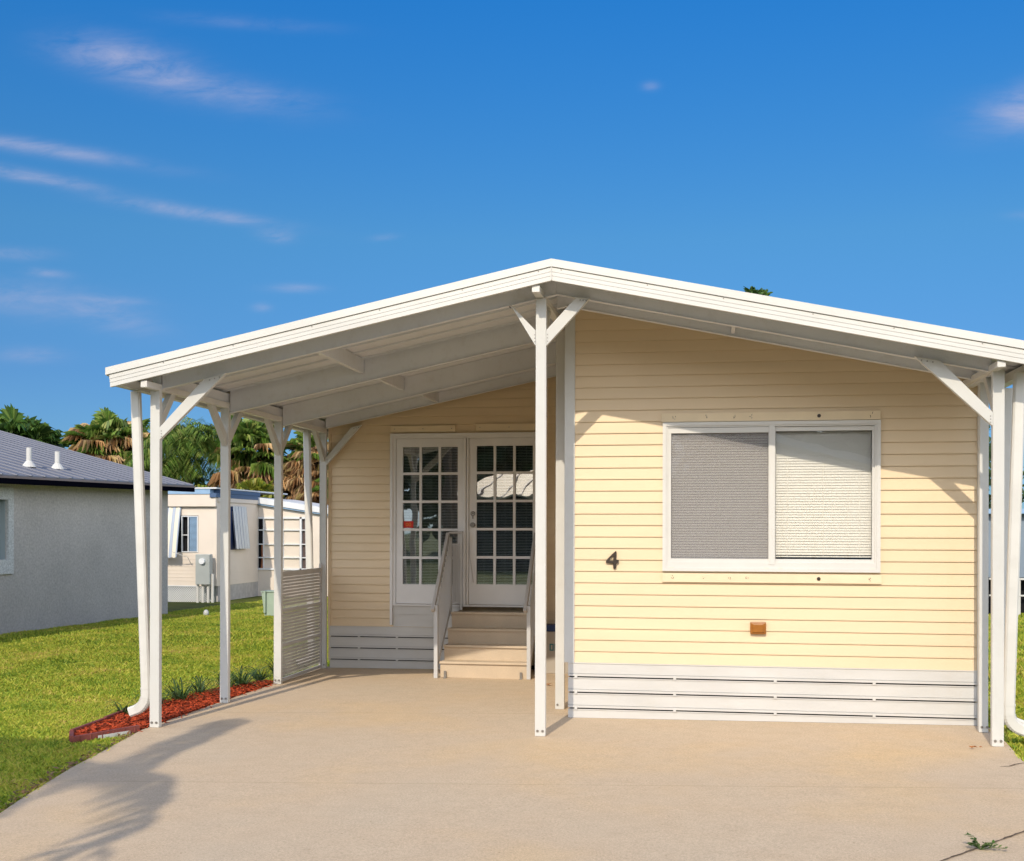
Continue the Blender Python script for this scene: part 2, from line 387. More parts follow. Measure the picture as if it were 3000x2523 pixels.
class MB:
    def __init__(s): s.v = []; s.f = []
    def add(s, vs, fs):
        b = len(s.v); s.v += [tuple(v) for v in vs]; s.f += [tuple(b + i for i in f) for f in fs]; return s
    def box(s, x0, x1, y0, y1, z0, z1):
        x0, x1 = sorted((x0, x1)); y0, y1 = sorted((y0, y1)); z0, z1 = sorted((z0, z1))
        return s.add([(x0, y0, z0), (x1, y0, z0), (x1, y1, z0), (x0, y1, z0), (x0, y0, z1), (x1, y0, z1), (x1, y1, z1), (x0, y1, z1)],
                     [(0, 3, 2, 1), (4, 5, 6, 7), (0, 1, 5, 4), (1, 2, 6, 5), (2, 3, 7, 6), (3, 0, 4, 7)])
    def prism_y(s, poly, y0, y1):
        """poly: (x,z) points, extruded from y0 (front) to y1."""
        n = len(poly)
        vs = [(x, y0, z) for x, z in poly] + [(x, y1, z) for x, z in poly]
        fs = [tuple(range(n)), tuple(range(2 * n - 1, n - 1, -1))]
        fs += [(i, i + n, (i + 1) % n + n, (i + 1) % n) for i in range(n)]
        return s.add(vs, fs)
    def prism_x(s, poly, x0, x1):
        n = len(poly)
        vs = [(x0, y, z) for y, z in poly] + [(x1, y, z) for y, z in poly]
        fs = [tuple(range(n)), tuple(range(2 * n - 1, n - 1, -1))]
        fs += [(i, i + n, (i + 1) % n + n, (i + 1) % n) for i in range(n)]
        return s.add(vs, fs)
    def bar(s, p, q, w, h, up=(0, 0, 1)):
        p, q = Vector(p), Vector(q); d = (q - p).normalized(); u = Vector(up)
        a = d.cross(u)
        if a.length < 1e-4: a = d.cross(Vector((0, 1, 0)))
        a.normalize(); c = a.cross(d)
        vs = []
        for e in (p, q):
            for i, j in ((-1, -1), (1, -1), (1, 1), (-1, 1)): vs.append(e + a * w / 2 * i + c * h / 2 * j)
        return s.add(vs, [(0, 1, 2, 3), (7, 6, 5, 4), (0, 4, 5, 1), (1, 5, 6, 2), (2, 6, 7, 3), (3, 7, 4, 0)])
    def tube(s, pts, r, n=10, cap=True):
        pts = [Vector(p) for p in pts]; rs = r if isinstance(r, (list, tuple)) else [r] * len(pts)
        vs = []; prev = None
        for i, p in enumerate(pts):
            d = (pts[min(i + 1, len(pts) - 1)] - pts[max(i - 1, 0)]).normalized()
            a = d.cross(Vector((0, 0, 1))) if prev is None else prev - d * prev.dot(d)
            if a.length < 1e-3: a = d.cross(Vector((0, 1, 0)))
            a.normalize(); prev = a; c = d.cross(a)
            for k in range(n):
                t = 2 * math.pi * k / n; vs.append(p + (a * math.cos(t) + c * math.sin(t)) * rs[i])
        fs = [(i * n + k, i * n + (k + 1) % n, (i + 1) * n + (k + 1) % n, (i + 1) * n + k) for i in range(len(pts) - 1) for k in range(n)]
        if cap: fs += [tuple(range(n - 1, -1, -1)), tuple((len(pts) - 1) * n + k for k in range(n))]
        return s.add(vs, fs)
    def section(s, pts, w, d, side=(1, 0, 0)):
        """rectangular duct along pts (for downspouts) with mitred bends, small corner chamfers."""
        pts = [Vector(p) for p in pts]; vs = []; n = 8
        for i, p in enumerate(pts):
            t = (pts[min(i + 1, len(pts) - 1)] - pts[max(i - 1, 0)]).normalized()
            b = Vector((0, 1, 0)); a = b.cross(t).normalized()
            c = .22 * min(w, d)
            for x, y in ((-w / 2 + c, -d / 2), (w / 2 - c, -d / 2), (w / 2, -d / 2 + c), (w / 2, d / 2 - c), (w / 2 - c, d / 2), (-w / 2 + c, d / 2), (-w / 2, d / 2 - c), (-w / 2, -d / 2 + c)):
                vs.append(p + a * x + b * y)
        fs = [(i * n + k, i * n + (k + 1) % n, (i + 1) * n + (k + 1) % n, (i + 1) * n + k) for i in range(len(pts) - 1) for k in range(n)]
        return s.add(vs, fs)
    def build(s, name, m, parent=None, smooth=False, bevel=0.0):
        me = bpy.data.meshes.new(name); me.from_pydata(s.v, [], s.f); me.materials.append(m)
        bm = bmesh.new(); bm.from_mesh(me)
        if len(s.f) < 60000: bmesh.ops.recalc_face_normals(bm, faces=bm.faces)
        if bevel:
            bmesh.ops.bevel(bm, geom=[e for e in bm.edges], offset=bevel, segments=2, affect='EDGES', profile=.6)
        bm.to_mesh(me); bm.free()
        if smooth:
            for p in me.polygons: p.use_smooth = True
        o = bpy.data.objects.new(name, me); COL.objects.link(o)
        if parent:
            o.parent = parent
            o.matrix_parent_inverse = Matrix.Translation(parent.matrix_world.translation).inverted() if parent.type == 'EMPTY' else parent.matrix_world.inverted()
        return o

def gz(x, y):
    return 0.0085 * max(-14, min(12, x)) - 0.0028 * max(-12, min(20, y)) - 0.012 * max(0, min(y, 22) - 9)

def mesh_np(name, V, F, m, parent=None):
    """fast triangle / quad mesh from numpy arrays."""
    me = bpy.data.meshes.new(name)
    nv, nf, k = len(V), len(F), F.shape[1]
    me.vertices.add(nv); me.vertices.foreach_set('co', V.astype(np.float32).ravel())
    me.loops.add(nf * k); me.loops.foreach_set('vertex_index', F.astype(np.int32).ravel())
    me.polygons.add(nf); me.polygons.foreach_set('loop_start', np.arange(0, nf * k, k, dtype=np.int32))
    me.polygons.foreach_set('loop_total', np.full(nf, k, dtype=np.int32))
    me.materials.append(m); me.update(calc_edges=True)
    o = bpy.data.objects.new(name, me); COL.objects.link(o)
    if parent:
        o.parent = parent
        o.matrix_parent_inverse = Matrix.Translation(parent.matrix_world.translation).inverted()
    return o

# ------------------------------------------------------------------ ground
def grid_sheet(name, xs, ys, dz, m):
    vs = [(x, y, gz(x, y) + dz) for y in ys for x in xs]; nx = len(xs)
    fs = [(j * nx + i, j * nx + i + 1, (j + 1) * nx + i + 1, (j + 1) * nx + i) for j in range(len(ys) - 1) for i in range(nx - 1)]
    return MB().add(vs, fs).build(name, m)
lawn = grid_sheet('lawn_ground', [-1200, -300, -60, -14] + list(np.linspace(-12, 12, 13)) + [60, 300, 1200],
                  [-1200, -300, -60, -12] + list(np.linspace(-10, 20, 16)) + [60, 300, 1500], -.045, LAWN)
tag(lawn, kind='structure')

DRIVE_L = [(-2.10, -12), (-2.35, -5.2), (-2.773, -2.977), (-2.884, -2.545), (-3.077, -1.669), (-3.193, -.95), (-3.345, -.10), (-3.352, .3), (-3.352, 4.6)]
DRIVE_R = [(3.75, 4.6), (3.60, .60), (3.575, .196), (3.535, -.211), (3.502, -.55), (3.56, -.62), (3.70, -1.4), (3.8, -2.4), (3.9, -12)]
def slab(name, poly, dz, m, thick=.12):
    n = len(poly)
    vs = [(x, y, gz(x, y) + dz) for x, y in poly] + [(x, y, gz(x, y) + dz - thick) for x, y in poly]
    fs = [tuple(range(n))] + [(i, i + n, (i + 1) % n + n, (i + 1) % n) for i in range(n)]
    return MB().add(vs, fs).build(name, m)
drive = slab('driveway', [(x, y) for x, y in DRIVE_L] + DRIVE_R, 0, CONCRETE)
tag(drive, kind='structure')
# cracked joint lines across the right-hand corner, set flush as thin dark strips
jm = MB()
def crack(pts, w, seed):
    r = random.Random(seed); P = []
    for (a, b), (c, d) in zip(pts[:-1], pts[1:]):
        n = max(3, int(math.hypot(c - a, d - b) / .035))
        for i in range(n):
            t = i / n; P.append((a + (c - a) * t + r.uniform(-.004, .004), b + (d - b) * t + r.uniform(-.004, .004)))
    P.append(pts[-1]); vs = []
    for i, (x, y) in enumerate(P):
        q, p = P[min(i + 1, len(P) - 1)], P[max(i - 1, 0)]
        tx, ty = q[0] - p[0], q[1] - p[1]; L = math.hypot(tx, ty); ww = w * r.uniform(.5, 1.3) / 2
        for s in (-1, 1): vs.append((x - ty / L * ww * s, y + tx / L * ww * s, gz(x, y) + .0045))
    jm.add(vs, [(2 * i, 2 * i + 1, 2 * i + 3, 2 * i + 2) for i in range(len(P) - 1)])
crack([(2.05, -3.75), (2.444, -3.242), (2.743, -2.892), (2.988, -2.597), (3.6, -1.9)], .013, 1)
crack([(3.294, -.787), (3.36, -.765), (3.42, -.69), (3.53, -.60)], .012, 2)
jo = jm.build('driveway_joint', JOINT); tag(jo, kind='structure')

# ------------------------------------------------------------------ roof helper functions
ROOF_PEAK_X, PITCH = .116, .2075
def ZT(x): return 3.753 - PITCH * abs(x - ROOF_PEAK_X)
def ZB(x): return 3.725 - PITCH * abs(x - ROOF_PEAK_X)      # datum for rafters
XE_L, XE_R = -3.597, 3.80

# ------------------------------------------------------------------ carport
car = empty('carport', (0, 0, 0), 'white aluminium carport with a gabled roof on slim braced posts around the yellow home', 'carport')
YB = 15.0
for xa, xb in ((XE_L, ROOF_PEAK_X), (ROOF_PEAK_X, XE_R)):
    m_ = MB().prism_y([(xa, ZT(xa) - .012), (xb, ZT(xb) - .012), (xb, ZT(xb) - .058), (xa, ZT(xa) - .058)], -.215, YB)
    y = -.1
    while y < 6.2:      # pan seams on the underside
        m_.prism_y([(xa + .02, ZT(xa + .02) - .0585), (xb - .02 if xb > 1 else xb, ZT(xb) - .0585), (xb, ZT(xb) - .076), (xa + .02, ZT(xa + .02) - .076)], y, y + .012)
        y += .305
    m_.build('roof_panel', SOFFIT, car)
# fascia: proud upper band, recessed ribbed lower band
for s, xe in ((-1, XE_L), (1, XE_R)):
    xp = ROOF_PEAK_X + s * .0008
    def band(t0, t1, y0, y1, xo=0.0, m=None):
        return m.prism_y([(xp, ZT(xp) - t0), (xe + xo, ZT(xe + xo) - t0 + (0)), (xe + xo - s * 0, ZT(xe + xo) - t1), (xp, ZT(xp) - t1)], y0, y1)
    f = MB(); band(0, .060, -.258, -.215, 0, f)
    band(.0602, .066, -.240, -.215, 0, f)
    band(.066, .098, -.247, -.215, -s * .03, f); band(.098, .102, -.243, -.215, -s * .03, f)
    band(.102, .130, -.247, -.215, -s * .034, f); band(.130, .134, -.243, -.215, -s * .035, f)
    band(.134, .167, -.2475, -.215, -s * .037, f)
    fo = f.build('fascia', ALU, car)
    for k in range(6):
        x = ROOF_PEAK_X + s * (.12 + k * .62 + rnd.uniform(-.05, .05)); MB().tube([(x, -.243, ZT(x) - .073), (x, -.2505, ZT(x) - .073)], .005, 6).build('rivet', STEEL, fo)
# seam at the peak
MB().box(ROOF_PEAK_X - .0025, ROOF_PEAK_X + .0025, -.2605, -.21, ZT(ROOF_PEAK_X) - .166, ZT(ROOF_PEAK_X) - .001).build('ridge_seam', ALU, car)
# gutters along both eaves
for s, xe in ((-1, XE_L), (1, XE_R)):
    z = ZT(xe)
    prof = [(xe + s * .004, z - .006), (xe + s * .004, z - .045), (xe - s * .035, z - .146), (xe - s * .115, z - .146), (xe - s * .115, z - .075), (xe - s * .108, z - .075), (xe - s * .108, z - .139), (xe - s * .040, z - .139), (xe - s * .006, z - .04), (xe - s * .006, z - .006)]
    MB().prism_y(prof, -.212, 12).build('gutter', ALU, car)
# rafters
def beam(xa, xb, y0, y1, top, bot, name='rafter'):
    m_ = MB().prism_y([(xa, ZB(xa) - top), (xb, ZB(xb) - top), (xb, ZB(xb) - bot), (xa, ZB(xa) - bot)], y0, y1)
    m_.prism_y([(xa, ZB(xa) - bot), (xb, ZB(xb) - bot), (xb, ZB(xb) - bot - .006), (xa, ZB(xa) - bot - .006)], y0 - .012, y1)
    return m_.build(name, SOFFIT, car)
beam(-3.245, .0, .056, .10, .032, .186); beam(.0, ROOF_PEAK_X, .056, .10, .032, .186); beam(ROOF_PEAK_X + .001, 3.43, .056, .10, .032, .182)
for y, d in ((1.451, .250), (2.882, .246)):
    beam(-3.24, -.045, y + .03, y + .075, .032, d)
beam(-3.24, ROOF_PEAK_X, 4.37, 4.41, .032, .150)
beam(.05, ROOF_PEAK_X, .64, .685, .032, .172); beam(ROOF_PEAK_X + .001, 3.48, .64, .685, .032, .166)
beam(.001, ROOF_PEAK_X, 1.481, 1.526, .032, .2)
# tubes running front to back under the roof
for x0, x1, z0, z1, ye in ((-3.302, -3.245, 2.818, 2.874, 4.45), (-.041, .021, 3.502, 3.556, 4.45), (3.405, 3.464, 2.848, 2.897, .98)):
    MB().box(x0, x1, -.226, ye, z0, z1).build('purlin', ALU, car, bevel=.006)
m_ = MB().box(-3.34, -3.262, .06, 4.45, 2.842, 2.965); m_.build('eave_beam', SOFFIT, car)
MB().box(3.446, 3.50, .06, 1.05, 2.842, 2.93).build('eave_beam', SOFFIT, car)
def blocking(x, y0, y1, w=.045, d=.14):
    MB().prism_y([(x - w / 2, ZB(x) - .033), (x + w / 2, ZB(x) - .033), (x + w / 2, ZB(x) - d - .05), (x - w / 2, ZB(x) - d - .05)], y0, y1).build('blocking', SOFFIT, car)
blocking(-1.92, .101, 1.468, d=.12); blocking(-1.90, 1.527, 2.899, d=.12); blocking(-1.86, 2.958, 4.369, d=.10)
blocking(1.52, .101, .628, .03, .10)

def post(x0, x1, y, depth, ztop, bolts=((.022, .045), (.063, .045))):
    zb = gz(x0, y)
    p = MB().box(x0, x1, y, y + depth, zb + .001, ztop).build('post', WHITE, car, bevel=.006)
    for bx, bz in bolts:
        MB().tube([(x0 + bx, y + .002, zb + bz), (x0 + bx, y - .008, zb + bz)], .010, 10).build('bolt', STEEL, p)
    return p
post(-3.329, -3.244, 0, .055, 2.86)
post(-.042, .043, 0, .055, 3.50)
post(3.426, 3.511, 0, .055, 2.86)
post(-3.329, -3.244, 1.451, .055, 2.845)
post(-3.329, -3.244, 2.882, .055, 2.845)
post(-3.329, -3.244, 4.404, .055, 2.845)
post(-.062, .023, 1.451, .055, 3.48, ((.022, .045),))
post(3.474, 3.545, .64, .055, 2.90)
def brace_x(x0, za, zb, x1, x2, z1, z2, y=-.004):
    """flat brace in the plane of the front; from the post edge up to the rafter."""
    b = MB().prism_y([(x0, za), (x0, zb), (x2, z2), (x1, z1)], y, y + .045).build('brace', WHITE, car, bevel=.003)
    for t in (.28, .5, .72):
        MB().tube([(x0 + (x1 - x0) * .03, y + .001, za + (zb - za) * t), (x0 + (x1 - x0) * .03, y - .004, za + (zb - za) * t)], .0045, 6).build('screw', STEEL, b)
        xx, zz = x1 + (x2 - x1) * t, z1 + (z2 - z1) * t - .022
        MB().tube([(xx, y + .001, zz), (xx, y - .004, zz)], .006, 6).build('screw', STEEL, b)
brace_x(-3.2435, 2.401, 2.505, -2.653, -2.850, 2.955, 2.905)
brace_x(-.0425, 3.118, 3.243, -.243, -.255, 3.446, 3.466)
brace_x(.0435, 3.118, 3.243, .392, .285, 3.486, 3.500)
brace_x(3.4255, 2.436, 2.541, 2.859, 3.045, 2.974, 2.937)
brace_x(-3.2435, 2.43, 2.53, -2.80, -2.93, 2.915, 2.885, y=4.40)
def brace_y(x, y0, y1, z0, z1, w=.05, top=.09):
    """brace in the plane of the left row of posts."""
    s = 1 if y1 > y0 else -1
    MB().prism_x([(y0, z0 - .05), (y0, z0 + .07), (y1 - s * top / 2, z1), (y1 + s * top / 2, z1)], x - w / 2, x + w / 2).build('brace', WHITE, car, bevel=.003)
for y in (1.451, 2.882):
    brace_y(-3.287, y - .001, y - .34, 2.50, 2.845); brace_y(-3.287, y + .056, y + .40, 2.50, 2.845)
brace_y(-3.287, .056, .33, 2.52, 2.842); brace_y(-3.287, 4.403, 4.08, 2.52, 2.845)
brace_y(0.0, .056, .45, 3.14, 3.483, .04); brace_y(3.47, .056, .36, 2.52, 2.842)

def downspout(top, bot, bend, end):
    top, bot = Vector(top), Vector(bot)
    pts = [top, top + (bot - top) * .02, bot]
    d = MB().section([top, bot], .084, .06).build('downspout', ALU, car)
    P = [Vector(p) for p in bend]
    e = MB().section(P, .086, .063)
    MB().section([bot + (top - bot).normalized() * .012, bot - (top - bot).normalized() * .006], .092, .069).build('collar', ALU, d)
    for i in range(2, len(P) - 1):
        a = P[i]; t = (P[i + 1] - P[i - 1]).normalized()
        e.section([a - t * .0035, a + t * .0035], .094, .071)
    e.build('elbow', ALU, d)
def arc(bot, side, R, drop):
    x, y, z = bot; P = [(x, y, z), (x, y, z - .06)]
    for i in range(1, 10):
        a = math.radians(i * 7.6); P.append((x + side * R * (1 - math.cos(a)), y, z - .06 - R * math.sin(a)))
    a = math.radians(68); d = (side * math.sin(a), 0, -math.cos(a)); q = P[-1]; P.append((q[0] + d[0] * drop, y, q[2] - .35 * drop))
    return P
downspout((-3.510, .10, 2.825), (-3.408, .10, .288), arc((-3.408, .10, .288), -1, .13, .07), None)
downspout((3.645, .12, 2.85), (3.573, .12, .33), arc((3.573, .12, .33), 1, .13, .30), None)
downspout((3.705, .72, 2.80), (3.625, .72, .30), arc((3.625, .72, .30), 1, .12, .2), None)
downspout((-3.475, 4.36, 2.88), (-3.375, 4.25, .24), arc((-3.375, 4.25, .24), -1, .12, .1), None)

# ------------------------------------------------------------------ yellow mobile home
home = empty('mobile_home', (1.85, 1.106, 0), 'pale yellow mobile home with horizontal vinyl siding and white skirting under the white gabled roof', 'mobile home')
WY, DY = 1.0, 4.485
XL, XR = 0.1666, 3.5347
def clip(poly, a, b, c):
    """keep the part of a convex (x,z) polygon where a*x+b*z<=c"""
    out = []
    for i in range(len(poly)):
        p, q = poly[i], poly[(i + 1) % len(poly)]
        dp, dq = a * p[0] + b * p[1] - c, a * q[0] + b * q[1] - c
        if dp <= 0: out.append(p)
        if (dp < 0 < dq) or (dq < 0 < dp):
            t = dp / (dp - dq); out.append((p[0] + (q[0] - p[0]) * t, p[1] + (q[1] - p[1]) * t))
    return out
def siding(name, y, xl, xr, z0, holes, parent, drop=.04, phase=.574, P=.1016):
    """lapped courses 0.1016 m high; each leans out to its bottom edge, which has a real underside."""
    m_ = MB(); k0 = int(math.floor((z0 - phase) / P))
    for k in range(k0, 36):
        za, zb = phase + k * P, phase + (k + 1) * P
        cuts = sorted({max(za, z0), zb, za + .085 * P, za + .945 * P, za + .955 * P} - ({za + .085 * P} if za + .085 * P < z0 else set()) | {h for H in holes for h in (H[2], H[3]) if za < h < zb})
        for c0, c1 in zip(cuts[:-1], cuts[1:]):
            if c1 - c0 < 1e-4: continue
            xs = [(xl, xr)]
            for hx0, hx1, hz0, hz1 in holes:
                if c0 >= hz0 - 1e-5 and c1 <= hz1 + 1e-5:
                    xs = [r for a, b in xs for r in ((a, min(b, hx0)), (max(a, hx1), b)) if r[1] - r[0] > 1e-4]
            for a, b in xs:
                for s in (-1, 1):
                    poly = [(a, c0), (b, c0), (b, c1), (a, c1)]
                    poly = clip(poly, s * -1.0, 0, s * -ROOF_PEAK_X)      # this side of the ridge
                    if len(poly) < 3: continue
                    poly = clip(poly, s * PITCH, 1, 3.725 - drop + s * PITCH * ROOF_PEAK_X)
                    if len(poly) < 3: continue
                    def yy(z):
                        t = (z - za) / P
                        return y - .011 if t < .10 else (y + .009 if t > .95 else y - .011 * (1 - (t - .10) / .90))
                    vs = [(x, yy(z), z) for x, z in poly]
                    m_.add(vs, [tuple(range(len(vs)))])
                if abs(c0 - za) < 1e-5 and c0 < ZT(max(abs(a), 0)) :
                    aa, bb = a, b
                    lim = (3.725 - drop - za) / PITCH
                    aa, bb = max(aa, ROOF_PEAK_X - lim), min(bb, ROOF_PEAK_X + lim)
                    if bb > aa: m_.add([(aa, y - .011, za), (bb, y - .011, za), (bb, y + .002, za), (aa, y + .002, za)], [(0, 1, 2, 3)])
    me_o = m_.build(name, SIDING, parent)
    return me_o
WIN = (0.9653, 2.7202, 1.3748, 2.5427)
siding('wall', WY, XL + .0, XR, 0.486, [WIN], home, phase=0.585, P=0.10056)
DOORH = (-2.42, -.60, .50, 2.78)
siding('wall', DY, -3.24, XL - .06, .474, [DOORH], home, drop=.07)
# backing (dark body behind walls, closes the volume), side wall
MB().box(XL + .012, XR - .005, WY + .14, 14, .02, 2.95).build('side_wall', SIDING, home)
MB().box(XL - .055, XL - .012 + .02, WY + .03, DY - .004, .474, 3.55).build('side_wall', SIDING, home)
MB().box(-3.235, XL - .06, DY + .14, 14, .02, 2.90).build('side_wall', SIDING, home)
# gable backing boards right behind the siding
def backing(xl, xr, y, z0, holes, t=.03, drop=.05):
    m_ = MB(); xs = sorted({xl, xr, ROOF_PEAK_X} | {h for H in holes for h in H[:2]}); xs = [x for x in xs if xl <= x <= xr]
    for a, b in zip(xs[:-1], xs[1:]):
        zs = [(z0, None)]
        for H in holes:
            if a >= H[0] - 1e-5 and b <= H[1] + 1e-5: zs = [(z0, H[2]), (H[3], None)]
        for p, q in zs:
            qa, qb = (ZT(a) - drop, ZT(b) - drop) if q is None else (q, q)
            m_.prism_y([(a, p), (b, p), (b, qb), (a, qa)], y + .003, y + t)
    return m_.build('wall_sheathing', SIDING_TRIM, home)
backing(XL, XR, WY, .05, [WIN]); backing(-3.24, XL - .06, DY, .05, [DOORH], drop=.08)
# corner trims
MB().box(0.0756, XL - .0005, WY - .019, WY + .028, 0.486, 3.65).build('corner_trim', WHITE, home, bevel=.003)
MB().box(XR + .0005, XR + .028, WY - .019, WY + .05, .02, 2.96).build('corner_trim', WHITE, home, bevel=.003)
MB().box(-3.239, -3.205, DY - .018, DY - .001, .474, 2.93).build('corner_trim', SIDING, home)

def skirting(y, xl, xr, top, slots, brackets):
    m_ = MB(); d = MB()
    def G(x): return gz(x, y)
    zs = [top] + list(slots) + [None]
    for i in range(4):
        z1 = zs[i] - (.0 if i == 0 else .011); z0 = (zs[i + 1] + .0) if zs[i + 1] is not None else None
        for a, b in [(xl, xr)]:
            za, zb = (z0, z0) if z0 is not None else (G(a) + .002, G(b) + .002)
            # face and a proud lower lip
            lip = .026 if z0 is not None else 0
            m_.prism_y([(a, z1), (b, z1), (b, zb + lip), (a, za + lip)], y - .016, y + .0)
            if lip:
                m_.prism_y([(a, za + lip - .006), (b, zb + lip - .006), (b, zb + .002), (a, za + .002)], y - .026, y + .0)
                m_.prism_y([(a, za + lip - .0005), (b, zb + lip - .0005), (b, zb + lip - .0055), (a, za + lip - .0055)], y - .011, y + .0)
            m_.prism_y([(a, z1), (b, z1), (b, z1 - .008), (a, z1 - .008)], y - .0225, y - .0161)
    d.box(xl + .01, xr - .01, y + .0006, y + .0026, .03, .46)
    br = [MB().box(x - .012, x + .012, y - .030, y - .002, z - .016, z + .016) for x in brackets for z in slots]
    return m_, d, br
FS = (0.3653, 0.2287, 0.0892); RS = (.352, .214, .073)
for y, a, b, tp, sl_, brk in ((WY, .112, XR - .002, 0.486, FS, (0.1815, 1.0406, 1.8927, 2.7073)), (DY, -3.215, -1.60, .474, RS, (-2.845, -2.37)), (DY, -.64, .05, .474, RS, ())):
    m_, d, br = skirting(y, a, b, tp, sl_, brk)
    so = m_.build('skirting', SKIRT, home); d.build('vent_gap', DARK, so)
    for q in br: q.build('bracket', SKIRT, so)

# ---- window
win = MB()
ox0, ox1, oz0, oz1 = 0.9337, 2.7548, 1.2957, 2.5823
ix0, ix1, iz0, iz1 = WIN
yf = WY - .036
def ring(m_, x0, x1, z0, z1, t, y0, y1, tb=None, tt=None):
    tb = t if tb is None else tb; tt = t if tt is None else tt
    m_.box(x0, x0 + t, y0, y1, z0, z1); m_.box(x1 - t, x1, y0, y1, z0, z1)
    m_.box(x0 + t, x1 - t, y0, y1, z0, z0 + tb); m_.box(x0 + t, x1 - t, y0, y1, z1 - tt, z1)
ring(win, ox0, ox1, oz0, oz1, .030, yf, WY + .0)
ring(win, ox0 + .030, ox1 - .030, oz0 + .030, oz1 - .030, .014, yf + .012, WY + .02, .05, .014)
win_o = win.build('window', FRAME, home)
sash = MB(); ring(sash, ix0 + .010, 1.8621, iz0 + .0, iz1 - .008, .030, WY - .016, WY + .03, .030, .045)
sash.build('sash', FRAME, win_o)
sash = MB(); ring(sash, 1.87, ix1 - .008, iz0 + .0, iz1 - .008, .022, WY - .006, WY + .035, .030, .035)
sash.build('sash', FRAME, win_o)
MB().box(1.8363, 1.8858, WY - .028, WY - .0162, iz0 - .02, iz1 + .01).build('meeting_rail', FRAME, win_o, bevel=.003)
MB().box(ix0 + .03, 1.8363, WY + .006, WY + .008, iz0 + .025, iz1 - .05).build('screen', SCREEN, win_o)
MB().box(ix0 + .02, 1.8601, WY + .020, WY + .023, iz0 + .02, iz1 - .04).build('pane', GLASS, win_o)
MB().box(1.8868, ix1 - .02, WY + .014, WY + .017, iz0 + .025, iz1 - .035).build('pane', GLASS, win_o)
def blinds(x0, x1, z0, z1, y, pitch, w, ang, m, parent, seed=0):
    r = random.Random(seed); b = MB(); z = z1
    ca, sa = math.cos(ang), math.sin(ang)
    ph = r.uniform(0, 6)
    while z > z0 + pitch:
        dz = .0016 * math.sin(ph + z * 9)
        n = 8; vs = []
        for i in range(n + 1):
            x = x0 + (x1 - x0) * i / n; q = dz + r.uniform(-.0002, .0002)
            vs += [(x, y - ca * w / 2, z - sa * w / 2 + q), (x, y, z + q + .0012), (x, y + ca * w / 2, z + sa * w / 2 + q)]
        fs = []
        for i in range(n):
            for j in (0, 1): fs.append((3 * i + j, 3 * i + 3 + j, 3 * i + 4 + j, 3 * i + 1 + j))
        b.add(vs, fs); z -= pitch
    b.box(x0, x1, y - .012, y + .012, z0 + .001, z0 + .012)
    for t in (.12, .5, .88):
        x = x0 + (x1 - x0) * t; b.box(x - .0012, x + .0012, y - w / 2 - .002, y - w / 2 - .001, z0, z1)
    return b.build('blind', m, parent)
blinds(ix0 + .045, 1.8294, iz0 + .045, iz1 - .085, WY + .060, .0230, .0205, math.radians(52), BLIND, win_o, 1)
blinds(1.8987, ix1 - .03, iz0 + .045, iz1 - .055, WY + .060, .0230, .0258, math.radians(68), BLIND, win_o, 2)
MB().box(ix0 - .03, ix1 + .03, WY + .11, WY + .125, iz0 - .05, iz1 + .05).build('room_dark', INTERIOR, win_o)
for k, x in enumerate((0.9881, 1.7948, 1.9086, 2.6657)):
    MB().box(x - .0, x + .042, yf + .0105, yf + .013, iz0 - .052, iz0 - .047).build('weep_slot', SIDING_TRIM, win_o)
# trim boards above and below with old fixing marks
for nm, x0, x1, z0, z1 in (('trim_board', 0.9218, 2.7528, 2.5863, 2.6615), ('trim_board', 0.9317, 2.7647, 1.2006, 1.2778)):
    tb = MB().box(x0, x1, WY - .030, WY - .0002, z0, z1).build(nm, SIDING_TRIM, home, bevel=.002)
    rr = random.Random(int(z0 * 100)); zc = (z0 + z1) / 2
    for x in ((1.03, 1.30, 1.54, 1.685, 2.68) if z0 > 2 else (1.02, 1.29, 1.51, 1.65, 2.665)):
        mk = MB()
        for j in range(4):
            a = (x + rr.uniform(-.012, .012), WY - .0312, zc + rr.uniform(-.014, .014)); b = (a[0] + rr.uniform(-.008, .008), a[1], a[2] + rr.uniform(-.016, .016) + .001)
            mk.bar(a, b, .0035, .002, (0, 1, 0))
        mk.build('old_screw_mark', NUMM, tb)
    x = 2.250
    MB().tube([(x, WY - .029, zc), (x, WY - .036, zc)], .0155, 14).build('fixing_cap', NUMM, tb)
# house number
cu = bpy.data.curves.new('house_number', 'CURVE'); cu.dimensions = '2D'; cu.fill_mode = 'BOTH'; cu.extrude = .006
outer = [(770, 330), (790, 385), (780, 650), (800, 700), (862, 695), (885, 722), (872, 810), (832, 850), (786, 866), (776, 1030), (742, 1080), (700, 1092), (662, 1064), (654, 1000), (655, 852), (385, 838), (345, 806), (380, 722), (430, 655), (600, 480)]
inner = [(640, 545), (660, 572), (655, 745), (508, 745), (532, 650)]
for pts in (outer, inner):
    sp = cu.splines.new('POLY'); sp.points.add(len(pts) - 1); sp.use_cyclic_u = True
    for i, (a, b) in enumerate(pts): sp.points[i].co = (0.4408 + (a - 345) * .0002119, 1.4679 - (b - 335) * .0002124, 0, 1)
tmp = bpy.data.objects.new('tmp', cu); COL.objects.link(tmp); bpy.context.view_layer.update()
me = bpy.data.meshes.new_from_object(tmp.evaluated_get(bpy.context.evaluated_depsgraph_get()))
bpy.data.objects.remove(tmp)
me.transform(Matrix.Translation((0, WY - .024, 0)) @ Matrix.Rotation(math.radians(90), 4, 'X'))
me.materials.clear(); me.materials.append(NUMM)
num = bpy.data.objects.new('house_number', me); COL.objects.link(num); num.parent = home
num.matrix_parent_inverse = Matrix.Translation(home.location).inverted(); num['label'] = 'dark bronze numeral 4 on the siding'
